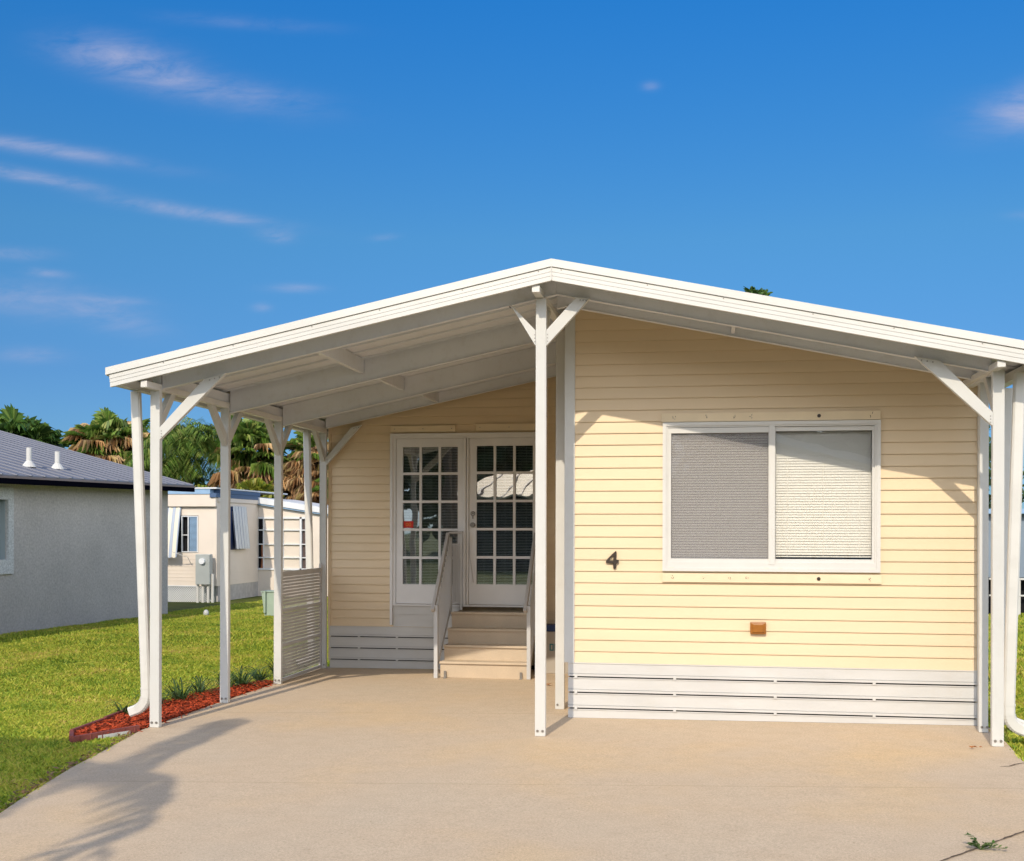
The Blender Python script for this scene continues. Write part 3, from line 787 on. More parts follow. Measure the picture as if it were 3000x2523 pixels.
# amber wall light below the window
am = MB().box(1.6799, 1.8145, WY - .045, WY - .014, 0.7612, 0.8661).build('wall_lamp', AMBER, home, bevel=.012)
am['label'] = 'small amber plastic wall lamp below the window'
MB().box(1.6997, 1.7948, WY - .056, WY - .044, 0.777, 0.8503).build('lens', AMBER, am, bevel=.006)

# ---- french doors
dfm = MB()
dx0, dx1, dz0, dz1 = -2.452, -.575, .504, 2.806
for a, b in ((dx0, dx0 + .030), (dx1 - .030, dx1)): dfm.box(a, b, DY - .050, DY, .500, dz1)
dfm.box(dx0 + .030, dx1 - .030, DY - .050, DY, dz1 - .030, dz1)
for a, b in ((dx0 + .030, dx0 + .068), (dx1 - .068, dx1 - .030)): dfm.box(a, b, DY - .036, DY + .02, .735, dz1 - .030)
dfm.box(dx0 + .068, dx1 - .068, DY - .036, DY + .02, dz1 - .062, dz1 - .030)
dfm.box(dx0 + .030, dx1 - .030, DY - .045, DY + .02, .732, .752)
dfm.build('door_frame', DOORP, home)
MB().box(-1.552, -1.518, DY - .052, DY - .006, .753, 2.744).build('astragal', DOORP, home, bevel=.005)
MB().box(-1.512, -1.486, DY - .045, DY - .006, .753, 2.744).build('astragal', DOORP, home, bevel=.005)
for (x0, x1, gx0, gx1, gz0, gz1, sd) in ((-2.380, -1.556, -2.300, -1.622, .990, 2.644, 3), (-1.482, -.645, -1.393, -.715, .999, 2.651, 4)):
    d = MB(); y0, y1 = DY - .028, DY + .012; z0, z1 = .758, 2.742
    d.box(x0, gx0, y0, y1, z0, z1); d.box(gx1, x1, y0, y1, z0, z1); d.box(gx0, gx1, y0, y1, z0, gz0); d.box(gx0, gx1, y0, y1, gz1, z1)
    do = d.build('door', DOORP, home)
    g = MB(); mt = .030; ph = (gz1 - gz0 - 4 * mt) / 5; pw = (gx1 - gx0 - 2 * mt) / 3
    for i in (1, 2): g.box(gx0 + i * pw + (i - 1) * mt, gx0 + i * pw + i * mt, y0 - .003, y0 + .012, gz0, gz1)
    for j in (1, 2, 3, 4):
        zz = gz0 + j * ph + (j - 1) * mt
        for i in range(3): g.box(gx0 + i * (pw + mt), gx0 + i * (pw + mt) + pw, y0 - .002, y0 + .012, zz, zz + mt)
    g.build('muntins', DOORP, do)
    MB().box(gx0, gx1, DY - .008, DY - .004, gz0, gz1).build('pane', GLASS_D, do)
    blinds(gx0 + .004, gx1 - .004, gz0, gz1, DY + .030, .0185, .014, math.radians(40), BLIND_G, do, sd)
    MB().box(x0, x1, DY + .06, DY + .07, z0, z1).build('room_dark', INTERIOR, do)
    if sd == 4:
        k = MB(); k.tube([(-1.435, DY - .028, 1.707), (-1.435, DY - .075, 1.707)], [.03, .024], 16); k.tube([(-1.435, DY - .075, 1.707), (-1.435, DY - .095, 1.707)], [.030, .026], 16)
        k.build('door_knob', STEEL, do)
        k = MB(); c = [(-1.435 + .024 * math.sin(t), DY - .036, 1.842 + .024 * math.cos(t)) for t in [i * math.tau / 16 for i in range(17)]]
        k.tube(c, .006, 6); k.tube([(-1.435, DY - .028, 1.842), (-1.435, DY - .045, 1.842)], .010, 8); k.bar((-1.435, DY - .04, 1.818), (-1.435, DY - .04, 1.780), .012, .01)
        k.build('deadbolt', STEEL, do)
        MB().tube([(-1.478, DY - .05, 1.62), (-1.468, DY - .052, 1.35), (-1.425, DY - .048, 1.02)], .005, 5).build('pull_cord', LATT, do)
    else:
        s = MB().box(-2.294, -2.172, DY - .0095, DY - .0085, 1.670, 1.752).build('sticker', STICKER, do)
        k = MB()
        for cx in (-2.250, -2.215):
            c = [(cx + .013 * math.sin(t), DY - .0105, 1.711 + .018 * math.cos(t)) for t in [i * math.tau / 12 for i in range(13)]]; k.tube(c, .003, 4)
        k.build('sticker_print', STICKER2, s)
# plain panels under the left door
pn = MB(); pn.box(-2.418, -1.60, DY - .020, DY + .0, .625, .730); pn.box(-2.418, -1.60, DY - .012, DY, .478, .624); pn.build('door_apron', SKIRT, home)
for x0, x1, z0, z1 in ((-2.450, -1.650, 2.822, 2.902), (-1.40, -.60, 2.830, 2.912)):
    tb = MB().box(x0, x1, DY - .034, DY - .0002, z0, z1).build('trim_board', SIDING_TRIM, home, bevel=.002)
    for t in (.06, .5, .94): MB().tube([(x0 + (x1 - x0) * t, DY - .033, (z0 + z1) / 2), (x0 + (x1 - x0) * t, DY - .037, (z0 + z1) / 2)], .006, 6).build('screw', STEEL, tb)

# ------------------------------------------------------------------ entry steps
st = empty('entry_steps', (-1.15, 4.0, gz(-1.15, 4)), 'tan fibreglass entry steps with white handrails leading up to the french doors', 'steps')
SX0, SX1 = -1.645, -.660
ys = (3.64, 3.84, 4.04, 4.24); zs = (.162, .328, .500, .676)
zb = gz(-1.15, 3.64)
body = MB()
prev = zb
for i, (y, z) in enumerate(zip(ys, zs)):
    ye = ys[i + 1] if i < 3 else DY - .055
    z00 = gz(-1.15, y) + .001 if i == 0 else zs[i - 1] - .02
    body.prism_x([(y + .012, z00), (y, z - .03), (y, z), (ye + (.0 if i == 3 else .02), z), (ye + (.0 if i == 3 else .02), z00)], SX0 + i * .0, SX1)
    body.box(SX0 - .004, SX1 + .004, y - .024, y + .03, z - .020, z + .004)
bo = body.build('step_body', STEPM, st, bevel=0)
for x in (-1.600, -.735):
    b = MB(); b.box(x, x + .028, 3.622, 3.630, -.006 + gz(x, 3.6) + .006, .06); b.box(x, x + .028, 3.585, 3.6215, gz(x, 3.6) + .001, gz(x, 3.6) + .005)
    b.build('anchor_bracket', STEEL, st)
for sx, nm in ((-1.690, 'L'), (-.632, 'R')):
    zg = gz(sx, 3.63)
    fp = MB().box(sx - .022, sx + .022, 3.600, 3.650, zg + .001, .80 if nm == 'L' else .80).build('rail_post', RAILM, st, bevel=.004)
    MB().box(sx - .022, sx + .022, 4.330, 4.375, .62, 1.56).build('rail_post', RAILM, st, bevel=.004)
    xr_ = sx - .030 if nm == 'L' else sx - .038
    hr = MB().bar((xr_, 3.585, .735), (xr_, 4.375, 1.600), .040, .058).build('handrail', RAILT, st, bevel=.008)
    n = 13
    for i in range(n):
        y = 3.675 + i * (.645 / (n - 1)); zt = .735 + (y - 3.585) * 1.095 - .03; zl = .06 + max(0, (y - 3.64)) * .86
        MB().box(sx - .009, sx + .009, y - .012, y + .012, zl, zt).build('baluster', RAILM, st)
    k = MB(); k.bar((sx, 3.652, .10), (sx, 4.330, .70), .022, .045); k.build('lower_rail', RAILM, st)
# short return at the top on the left, with a panel below it
MB().bar((-1.71, 4.388, 1.612), (-1.545, 4.388, 1.618), .045, .028).build('handrail', RAILT, st, bevel=.005)
MB().box(-1.580, -1.550, 4.376, 4.410, .69, 1.60).build('rail_post', RAILM, st, bevel=.004)
k = MB(); k.box(-1.668, -1.582, 4.388, 4.396, .80, 1.46)
for i in range(4): k.box(-1.664 + i * .021, -1.652 + i * .021, 4.378, 4.387, .80, 1.46)
k.box(-1.668, -1.581, 4.374, 4.402, 1.462, 1.485); k.box(-1.668, -1.581, 4.374, 4.402, .775, .799)
k.build('rail_panel', RAILM, st)

# lattice side screen between the rear posts
la = empty('lattice_screen', (-3.30, 3.6, gz(-3.3, 3.6)), 'low taupe lattice screen panel between the two rear left carport posts', 'lattice screen')
ly0, ly1, lz1 = 2.955, 4.385, 1.185
fr = MB(); lx = -3.300
def lat_z(y): return gz(-3.3, y) + .012
fr.box(lx - .014, lx + .014, ly0, ly0 + .035, lat_z(ly0), lz1); fr.box(lx - .014, lx + .014, ly1 - .035, ly1, lat_z(ly1), lz1 + .05)
for z in (.0, .355, .735, 1.150): fr.box(lx - .014, lx + .014, ly0 + .035, ly1 - .035, z - .0 + (lat_z(3.6) if z == 0 else 0), z + .034 + (lat_z(3.6) if z == 0 else 0))
fr.build('screen_frame', LATT, la)
g = MB(); y = ly0 + .045
while y < ly1 - .04:
    g.box(lx - .003, lx - .0005, y, y + .020, .02, 1.148); y += .036
z = .045
while z < 1.14:
    if not any(abs(z - q) < .034 for q in (.355, .735)): g.box(lx + .0005, lx + .003, ly0 + .036, ly1 - .036, z, z + .0245)
    z += .036
g.build('lattice', LATT, la)

# carton leaning in the corner behind the centre post
cb = empty('storage_carton', (-.36, 4.2, gz(-.36, 4.2)), 'pale storage carton with a navy lid standing behind the centre post', 'carton')
MB().box(-.62, -.18, 4.20, 4.43, gz(-.4, 4.2) + .001, .470).build('carton_body', CARTON, cb, bevel=.004)
MB().box(-.63, -.17, 4.19, 4.435, .471, .545).build('lid', NAVY, cb, bevel=.004)
k = MB(); 
for a, b, c, d in ((-.475, -.462, .25, .33), (-.462, -.440, .318, .33), (-.462, -.440, .25, .262), (-.440, -.428, .25, .33), (-.415, -.402, .25, .33), (-.402, -.370, .318, .33), (-.402, -.385, .285, .297)): k.box(a, b, 4.197, 4.1995, c, d)
k.build('printed_mark', TEAL, cb)

# ------------------------------------------------------------------ small things on the ground
def leafy(name, x, y, s, m, label, cat, seed):
    r = random.Random(seed); k = MB(); vs = []
    z = gz(x, y) + .006
    n = 8; top = []; 
    for i in range(n):
        a = math.tau * i / n; rr = s * (1 if i % 2 == 0 else .55) * r.uniform(.8, 1.1)
        top.append((x + math.cos(a) * rr, y + math.sin(a) * rr * .6, z + .012 * abs(math.sin(a * 1.5)) + r.uniform(0, .012)))
    c = (x, y, z + .018); vs = top + [c] + [(p[0], p[1], p[2] - .002) for p in top]
    fs = [(i, (i + 1) % n, n) for i in range(n)] + [(n + 1 + i, i, (i + 1) % n, n + 1 + (i + 1) % n) for i in range(n)]
    k.add(vs, fs); o = k.build(name, m); tag(o, label, cat); return o
leafy('dead_leaf', -.338, 3.12, .055, LEAFBR, 'curled brown dead leaf on the concrete between the centre post and the siding', 'leaf', 1)
leafy('bark_scrap', 3.262, -.125, .030, LEAFBR, 'tiny olive bark scrap on the concrete near the right front post', 'debris', 2)
leafy('bark_scrap', 3.318, -.120, .014, LEAFBR, 'smallest bark crumb just right of the olive scrap by the right post', 'debris', 3)

def weed(x, y, seed):
    e = empty('weed', (x, y, gz(x, y)), 'small green weed growing from the driveway joint at lower right', 'weed')
    r = random.Random(seed); st_, lf = MB(), MB()
    for i in range(13):
        a = r.uniform(0, math.tau); L = r.uniform(.02, .07); h = r.uniform(.012, .045)
        if i == 0: a, L, h = -.25, .11, .02
        if i == 1: a, L, h = 2.4, .07, .06
        P = [(x, y, gz(x, y) + .004), (x + math.cos(a) * L * .5, y + math.sin(a) * L * .5, gz(x, y) + h), (x + math.cos(a) * L, y + math.sin(a) * L, gz(x, y) + h * .9 + .004)]
        st_.tube(P, .0018, 4)
        for t in (.35, .55, .75, .95, 1.05):
            for s in (-1, 1):
                q = Vector(P[0]).lerp(Vector(P[2]), t); q.z = gz(x, y) + h * min(1, t * 1.8) + .004
                b = a + s * r.uniform(.5, 1.2); l_ = r.uniform(.014, .027); w = l_ * .32
                d = Vector((math.cos(b), math.sin(b), r.uniform(-.1, .7))).normalized(); sd = Vector((-math.sin(b), math.cos(b), 0))
                lf.add([q, q + d * l_ * .5 + sd * w, q + d * l_, q + d * l_ * .5 - sd * w], [(0, 1, 2, 3)])
    st_.build('stem', M_CLUMP, e); lf.build('foliage', M_FROND_D, e)
weed(2.675, -3.010, 5)

# mulch bed
EDGE_OUT = [(-3.633, -.702), (-3.797, -.418), (-3.865, .250), (-3.93, .75), (-3.88, 1.40), (-3.83, 2.1), (-3.70, 2.6), (-3.50, 3.05)]
mb_poly = [(-3.352, 3.05), (-3.352, .3), (-3.350, -.13)] + EDGE_OUT
n = len(mb_poly)
MB().add([(x, y, gz(x, y) - .006) for x, y in mb_poly] + [(x, y, gz(x, y) - .04) for x, y in mb_poly],
         [tuple(range(n))] + [(i, i + n, (i + 1) % n + n, (i + 1) % n) for i in range(n)])
mulch_base = MB().add([(x, y, gz(x, y) - .012) for x, y in mb_poly], [tuple(range(n))]).build('mulch_soil', MULCHG)
tag(mulch_base, kind='structure')
def inside(x, y, poly):
    c = False; j = len(poly) - 1
    for i in range(len(poly)):
        xi, yi = poly[i]; xj, yj = poly[j]
        if (yi > y) != (yj > y) and x < (xj - xi) * (y - yi) / (yj - yi) + xi: c = not c
        j = i
    return c
ch = MB(); r = random.Random(11); cnt = 0
while cnt < 5200:
    x, y = r.uniform(-3.95, -3.29), r.uniform(-.72, 3.05)
    if not inside(x, y, mb_poly) and not (r.random() < .035 and -.3 < y < 3 and x > -3.36): continue
    cnt += 1
    L, w, h = r.uniform(.02, .06), r.uniform(.006, .016), r.uniform(.003, .008)
    a = r.uniform(0, math.pi); p = r.uniform(-.4, .4); d = Vector((math.cos(a) * math.cos(p), math.sin(a) * math.cos(p), math.sin(p)))
    c = Vector((x, y, gz(x, y) + (r.uniform(-.004, .028) if x < -3.352 else .006))); ch.bar(c - d * L / 2, c + d * L / 2, w, h)
mo = ch.build('mulch', MULCH); tag(mo, 'bright red wood chip mulch in the bed along the left edge of the driveway', 'mulch', kind='stuff')
eg = MB()
pts = [(-3.352, -.145)] + EDGE_OUT[:5]
for (a, b), (c, d) in zip(pts[:-1], pts[1:]):
    eg.bar((a, b, gz(a, b) + .012), (c, d, gz(c, d) + .004), .028, .065)
    L = math.hypot(c - a, d - b); k_ = int(L / .10)
    for i in range(k_): 
        t = (i + .5) / k_; eg.bar((a + (c - a) * t, b + (d - b) * t, gz(a, b) - .02), (a + (c - a) * t, b + (d - b) * t, gz(a, b) + .038), .04, .01)
eo = eg.build('garden_edging', EDGING); tag(eo, 'dark red plastic garden edging around the front tip of the mulch bed', 'edging')
bl = MB().bar((-3.60, -.60, gz(-3.6, -.6) - .012), (-3.395, -.235, gz(-3.4, -.2) - .012), .05, .055).build('concrete_edging', WHITE)
tag(bl, 'short white concrete edging strip lying in the grass before the red mulch bed', 'edging')

# strap-leaved clumps
def clump(x, y, s, seed, label):
    r = random.Random(seed); k = MB(); z0 = gz(x, y)
    for i in range(int(46 * s)):
        a = r.uniform(0, math.tau); L = r.uniform(.22, .44) * s; h = r.uniform(.05, .19) * s; w = r.uniform(.006, .011)
        bx, by = x + r.uniform(-.03, .03), y + r.uniform(-.03, .03); sd = Vector((-math.sin(a), math.cos(a), 0)); P = []
        for t in (0, .35, .7, 1):
            rr = L * t; zz = z0 + h * (1 - (1.9 * t - 1.15) ** 2 / 1.35) * (1 if t else 0) ; P.append((Vector((bx + math.cos(a) * rr, by + math.sin(a) * rr, zz)), w * (1 - t * .85)))
        vs = []
        for p, ww in P: vs += [p - sd * ww, p + sd * ww]
        k.add(vs, [(0, 1, 3, 2), (2, 3, 5, 4), (4, 5, 7, 6)])
    o = k.build('strap_leaf_plant', M_CLUMP); tag(o, label, 'plant', 'strap-leaved plants along the mulch bed')
    return o
CL = [(-3.90, .62, .70, 'small sparse strap-leaved plant beside the elbow of the left downspout'),
      (-3.84, 1.15, .8, 'strap-leaved plant in the red mulch just right of the front left post'),
      (-3.77, 1.52, 1.1, 'full dark strap-leaved plant in the mulch between the first and second left posts'),
      (-3.78, 2.00, 1.0, 'strap-leaved plant in the mulch close left of the second left post'),
      (-3.67, 2.42, 1.0, 'strap-leaved plant half hidden behind the second left post'),
      (-3.62, 2.70, 1.15, 'tall dark strap-leaved plant immediately right of the second left post'),
      (-3.60, 3.16, 1.0, 'strap-leaved plant in the mulch midway between second and third left posts'),
      (-3.53, 3.58, 1.15, 'strap-leaved plant at the far end of the mulch against the third left post')]
for i, (x, y, s, lb) in enumerate(CL): clump(x, y, s, 20 + i, lb)

# ------------------------------------------------------------------ grass
rs = np.random.RandomState(3)
cy_, sy_ = math.cos(.1629), math.sin(.1629)
def visible(x, y, lo=-260, hi=3260):
    dx, dy = x - 1.2881, y + 9.2362
    dz = -sy_ * dx + cy_ * dy; u = 1500 + 3421.75 * (cy_ * dx + sy_ * dy) / np.maximum(dz, .1)
    return (dz > 1) & (u > lo) & (u < hi)
def in_poly(x, y, poly):
    c = np.zeros(len(x), bool); j = len(poly) - 1
    for i in range(len(poly)):
        xi, yi = poly[i]; xj, yj = poly[j]
        if yi != yj:
            c ^= ((yi > y) != (yj > y)) & (x < (xj - xi) * (y - yi) / (yj - yi) + xi)
        j = i
    return c
drive_poly = DRIVE_L + DRIVE_R
def blades(x0, x1, y0, y1, dens, hmin, hmax, w):
    nb = int((x1 - x0) * (y1 - y0) * dens)
    x = rs.uniform(x0, x1, nb); y = rs.uniform(y0, y1, nb)
    ok = visible(x, y) & ~in_poly(x, y, [(p[0] , p[1]) for p in drive_poly]) & ~in_poly(x, y, mb_poly)
    ok &= ~((x > -3.24) & (x < 3.6) & (y > 1))
    x, y = x[ok], y[ok]; nb = len(x)
    zg = .0085 * np.clip(x, -14, 12) - .0028 * np.clip(y, -12, 20) - .012 * np.clip(y - 9, 0, 13) - .048
    patch = .5 + .5 * np.sin(x * 2.1 + 1.3 * np.sin(y * 1.7)) * np.sin(y * 1.9 + np.sin(x * 3.1))
    h = rs.uniform(hmin, hmax, nb) * (.72 + .45 * patch); a = rs.uniform(0, 2 * np.pi, nb); lean = rs.uniform(.1, .9, nb) * h; la_ = rs.uniform(0, 2 * np.pi, nb)
    ww = w * rs.uniform(.6, 1.3, nb)
    V = np.zeros((nb, 4, 3))
    V[:, 0] = np.stack([x - np.cos(a) * ww, y - np.sin(a) * ww, zg], 1)
    V[:, 1] = np.stack([x + np.cos(a) * ww, y + np.sin(a) * ww, zg], 1)
    mx, my = x + np.cos(la_) * lean * .45, y + np.sin(la_) * lean * .45
    V[:, 2] = np.stack([mx + np.cos(a) * ww * .7, my + np.sin(a) * ww * .7, zg + h * .7], 1)
    V[:, 3] = np.stack([x + np.cos(la_) * lean * 1.1, y + np.sin(la_) * lean * 1.1, zg + h], 1)
    return V.reshape(-1, 3), nb
Vs, N = [], 0
for args in ((-6.5, -2.0, -4.6, 1.5, 9500, .030, .060, .0042), (-10.3, -3.3, 1.5, 7, 4600, .030, .062, .0055), (-10.6, -3.3, 7, 23, 1900, .035, .07, .008),
             (3.4, 4.6, -1.4, 4, 3500, .04, .08, .006), (4, 8, 4, 20, 900, .04, .09, .010), (-10.3, -6.5, -1.5, 1.5, 4500, .030, .062, .005)):
    v, nb = blades(*args); Vs.append(v); N += nb
V_ = np.concatenate(Vs); idx = np.arange(N) * 4
F_ = np.stack([idx, idx + 1, idx + 2, idx + 3], 1)
gr = mesh_np('grass', V_, F_, GRASS)
tag(gr, 'yellow green coarse lawn grass beside the driveway', 'grass', kind='stuff')
# a few dead leaves and clippings along the lawn edge
lv = MB(); r = random.Random(8)
for i in range(420):
    t = r.random(); y = -4.6 + 4.4 * t; 
    xe = np.interp(y, [p[1] for p in DRIVE_L], [p[0] for p in DRIVE_L]) - abs(r.gauss(0, .05)) - .005
    z = gz(xe, y) - .002 + r.uniform(0, .012); a = r.uniform(0, math.tau); L = r.uniform(.012, .035); w = L * r.uniform(.2, .5)
    d = Vector((math.cos(a), math.sin(a), r.uniform(-.3, .5))); s = Vector((-math.sin(a), math.cos(a), r.uniform(-.3, .3))); c = Vector((xe, y, z))
    lv.add([c - d * L, c + s * w, c + d * L, c - s * w], [(0, 1, 2, 3)])
lo = lv.build('leaf_litter', leaf_mat('litter', [(.25, .13, .06), (.36, .2, .09), (.15, .09, .04)])); tag(lo, 'thin line of brown dry leaf litter along the left edge of the concrete', 'leaf litter', kind='stuff')

# ------------------------------------------------------------------ grey stucco house at the left
gh = empty('stucco_house', (-13, 9, -.12), 'grey stucco house with a ribbed metal roof and black fascia at the left', 'house')
HX, HY1, HY0 = -10.33, 14.85, 1.0
def eave_z(y): return 2.42 + .0135 * (y - 8.6)
GW = (7.45, 8.83, 1.13, 2.14)        # window opening (y0,y1,z0,z1)
wv = MB()
for a, b, c, d in ((HY0, GW[0], -.3, None), (GW[1], HY1, -.3, None), (GW[0], GW[1], -.3, GW[2]), (GW[0], GW[1], GW[3], None)):
    za, zb = (eave_z(a), eave_z(b)) if d is None else (d, d)
    wv.prism_x([(a, c), (b, c), (b, zb), (a, za)], HX - .2, HX)
wv.box(HX - 9, HX - .2, HY1 - .2, HY1, -.3, 2.4)
wv.prism_y([(HX - .2, 2.4), (HX - 9.2, 2.4), (HX - 4.6, 3.65)], HY1 - .2, HY1 - .01)
wv.build('wall', STUCCO, gh)
wo = MB()
for a, b, c, d in ((GW[0] - .15, GW[1] + .155, GW[3], GW[3] + .205), (GW[0] - .15, GW[1] + .155, GW[2] - .245, GW[2]), (GW[1], GW[1] + .155, GW[2], GW[3]), (GW[0] - .15, GW[0], GW[2], GW[3])):
    wo.box(HX, HX + .04, a, b, c, d)
wob = wo.build('window_trim', STUCCO_T, gh)
k = MB(); ring_y = [(GW[0], GW[0] + .05), (GW[1] - .05, GW[1])]
k.box(HX - .19, HX - .02, GW[1] - .012, GW[1] - .0005, GW[2], GW[3]); k.box(HX - .15, HX - .10, GW[1] - .17, GW[1] - .015, GW[2], GW[3]); k.box(HX - .15, HX - .10, GW[0], GW[0] + .05, GW[2], GW[3])
k.build('window_jamb', mat('blue_grey_jamb', (.34, .40, .42), .7), wob)
MB().box(HX - .13, HX - .125, GW[0] + .05, GW[1] - .17, GW[2], GW[3]).build('pane', GLASS_D, wob)
MB().box(HX - .6, HX - .58, GW[0] - .3, GW[1] + .3, GW[2] - .3, GW[3] + .3).build('room_dark', DARK, wob)
# roof: plane rising to the west from the eave, ribs running up the slope
EX, RX = -9.90, -14.7
RP = .268
YR0, YR1 = .4, 15.25
def rz(x, y): return eave_z(y) + .115 + RP * (EX - x)
rf = MB()
rf.add([(EX, YR0, rz(EX, YR0)), (EX, YR1, rz(EX, YR1)), (RX, YR1, rz(RX, YR1)), (RX, YR0, rz(RX, YR0)),
        (EX, YR0, rz(EX, YR0) - .02), (EX, YR1, rz(EX, YR1) - .02), (RX, YR1, rz(RX, YR1) - .02), (RX, YR0, rz(RX, YR0) - .02)],
       [(0, 1, 2, 3), (7, 6, 5, 4), (0, 4, 5, 1), (1, 5, 6, 2), (2, 6, 7, 3), (3, 7, 4, 0)])
y = YR0 + .05
while y < YR1:
    h = .020
    vs = []
    for x in (EX + .03, RX):
        for dy, dzz in ((-.03, 0), (-.012, h), (.012, h), (.03, 0)): vs.append((x, y + dy, rz(x, y) + dzz + .001))
    rf.add(vs, [(0, 1, 5, 4), (1, 2, 6, 5), (2, 3, 7, 6), (0, 3, 2, 1)])
    y += .42
rf.add([(RX, YR0, rz(RX, YR0)), (RX, YR1, rz(RX, YR1)), (RX - 4.6, YR1, rz(EX, YR1)), (RX - 4.6, YR0, rz(EX, YR0))], [(0, 1, 2, 3)])
rfo = rf.build('roof', ROOFG, gh)
def strip(x0, x1, t0, t1, m, nm):
    MB().add([(x, yy_, eave_z(yy_) + t) for x in (x0, x1) for yy_ in (YR0, YR1) for t in (t0, t1)], [(0, 1, 3, 2), (4, 6, 7, 5), (0, 2, 6, 4), (1, 5, 7, 3), (0, 4, 5, 1), (2, 3, 7, 6)]).build(nm, m, gh)
strip(EX - .03, EX + .012, -.035, .058, FASCIAB, 'fascia'); strip(EX - .025, EX + .020, .059, .093, FASCIAR, 'drip_edge')
strip(HX, EX - .03, -.012, .0, STUCCO_T, 'soffit')
MB().add([(EX, YR1 - .001, rz(EX, YR1) - .022), (RX, YR1 - .001, rz(RX, YR1) - .022), (RX, YR1 - .001, rz(RX, YR1) - .14), (EX, YR1 - .001, rz(EX, YR1) - .14),
          (EX, YR1 - .03, rz(EX, YR1) - .022), (RX, YR1 - .03, rz(RX, YR1) - .022), (RX, YR1 - .03, rz(RX, YR1) - .14), (EX, YR1 - .03, rz(EX, YR1) - .14)],
         [(0, 1, 2, 3), (7, 6, 5, 4), (0, 4, 5, 1), (1, 5, 6, 2), (2, 6, 7, 3), (3, 7, 4, 0)]).build('rake_board', FASCIAB, gh)
for (px_, py_, ph_) in ((-10.692, 10.08, .34), (-10.683, 11.0, .32)):
    z = rz(px_, py_)
    p = MB().tube([(px_, py_, z), (px_, py_, z + ph_)], .047, 14).build('vent_pipe', WHITE, gh, smooth=False)
    MB().tube([(px_, py_, z - .01), (px_, py_, z + .02), (px_, py_, z + .10)], [.13, .115, .052], 14).build('pipe_boot', WHITE, p)

# ------------------------------------------------------------------ beige mobile home in the back
bh = empty('beige_mobile_home', (-10.5, 18, -.1), 'beige mobile home with blue trim and striped awnings beyond the lawn', 'mobile home')
AY, AX = 16.88, -10.08
BY = 19.5
m_ = MB()
# front wall with window hole x -10.95..-10.54, z 1.10..1.975
for a, b, c, d in ((-14.5, -11.30, .30, 2.30), (-11.30, -10.54, .30, 1.10), (-11.30, -10.54, 1.975, 2.30), (-10.54, AX, .30, 2.30)): m_.box(a, b, AY, AY + .1, c, d)
m_.box(AX - .1, AX, AY + .1, BY, .30, 2.30); m_.box(-14.5, AX - .1, AY + .3, BY + 2, .0, 2.25)
z = .42
while z < 1.06: m_.box(-11.5, AX + .004, AY - .006, AY, z, z + .010); z += .085
z = .42
while z < 2.2: m_.box(AX, AX + .006, AY + .1, BY, z, z + .010); z += .085
m_.build('wall', BEIGE, bh)
MB().box(-14.5, AX + .012, AY - .09, AY - .0001, 2.183, 2.478).build('eave_box', BEIGE, bh, bevel=.01)
MB().box(-14.6, AX - .12, AY - .11, AY + .1, 2.479, 2.60).build('roof_trim', BLUE, bh)
MB().box(-14.6, AX + .05, AY - .13, BY + 2, 2.601, 2.635).build('roof', BLUEROOF, bh)
MB().box(AX - .12, AX + .04, AY - .13, BY, 2.40, 2.50).build('side_gutter', BLUE_SHADED, bh)
MB().box(AX - .119, AX + .05, AY + .1, BY, 2.505, 2.59).build('side_trim', BLUE_SHADED, bh)
MB().box(AX - .119, AX + .04, AY + .001, BY, 2.301, 2.395).build('side_soffit', BEIGE, bh)
# window with louvre shutter
w = MB(); ring(w, -10.96, -10.545, 1.10, 1.965, .022, AY - .02, AY + .03); w.box(-10.80, -10.775, AY - .02, AY + .02, 1.12, 1.94); w.box(-10.94, -10.80, AY - .015, AY + .02, 1.50, 1.52)
wo = w.build('window', BLUEROOF, bh)
MB().box(-11.30, -10.545, AY + .085, AY + .095, 1.10, 1.97).build('room_dark', DARK, wo)
sh = MB()
for i in range(30): sh.box(-10.755, -10.568, AY - .012, AY + .012, 1.135 + i * .0275, 1.135 + i * .0275 + .018)
sh.build('shutter', BLUE, wo)
AWN1 = stripes_mat('cream_blue_stripe_awning', (.74, .68, .55), (.36, .42, .52), 0, -11.5, .17, .075)
def awning(pts, x0, x1, m, axis, waves):
    k = MB(); n = 24; rows = len(pts); vs = []
    for j, (d, z) in enumerate(pts):
        for i in range(n + 1):
            t = i / n; o = .018 * abs(math.sin(math.pi * waves * t)); xx = x0 + (x1 - x0) * t
            zz = z - (o if j == rows - 1 else 0)
            vs.append((xx, d - o, zz) if axis == 0 else (d + o, xx, zz))
    for (d, z) in reversed(pts):
        for i in range(n + 1):
            t = i / n; xx = x0 + (x1 - x0) * t
            vs.append((xx, d + .03, z) if axis == 0 else (d - .03, xx, z))
    R = 2 * rows; fs = [(j * (n + 1) + i, j * (n + 1) + i + 1, ((j + 1) % R) * (n + 1) + i + 1, ((j + 1) % R) * (n + 1) + i) for j in range(R) for i in range(n)]
    return k.add(vs, fs).build('awning', m, bh)
aw = awning([(AY - .03, 2.175), (AY - .12, 1.80), (AY - .20, 1.40), (AY - .26, 1.06), (AY - .27, .99)], -11.52, -10.965, AWN1, 0, 5)
MB().tube([(-10.98, AY - .45, 1.12), (-10.70, AY - .22, .98), (-10.70, AY - .01, .80)], .008, 6).build('awning_arm', WHITE, aw)
AWN2 = stripes_mat('white_navy_stripe_awning', (.60, .62, .62), (.06, .08, .20), 1, 17.90, .17, .03)
MB().box(AX - .01, AX + .012, 17.30, 18.30, 1.15, 2.2).build('side_window', NAVY, bh)
awning([(AX + .03, 2.21), (AX + .06, 1.9), (AX + .10, 1.5), (AX + .13, 1.24), (AX + .13, 1.18)], 17.75, 18.62, AWN2, 1, 5)
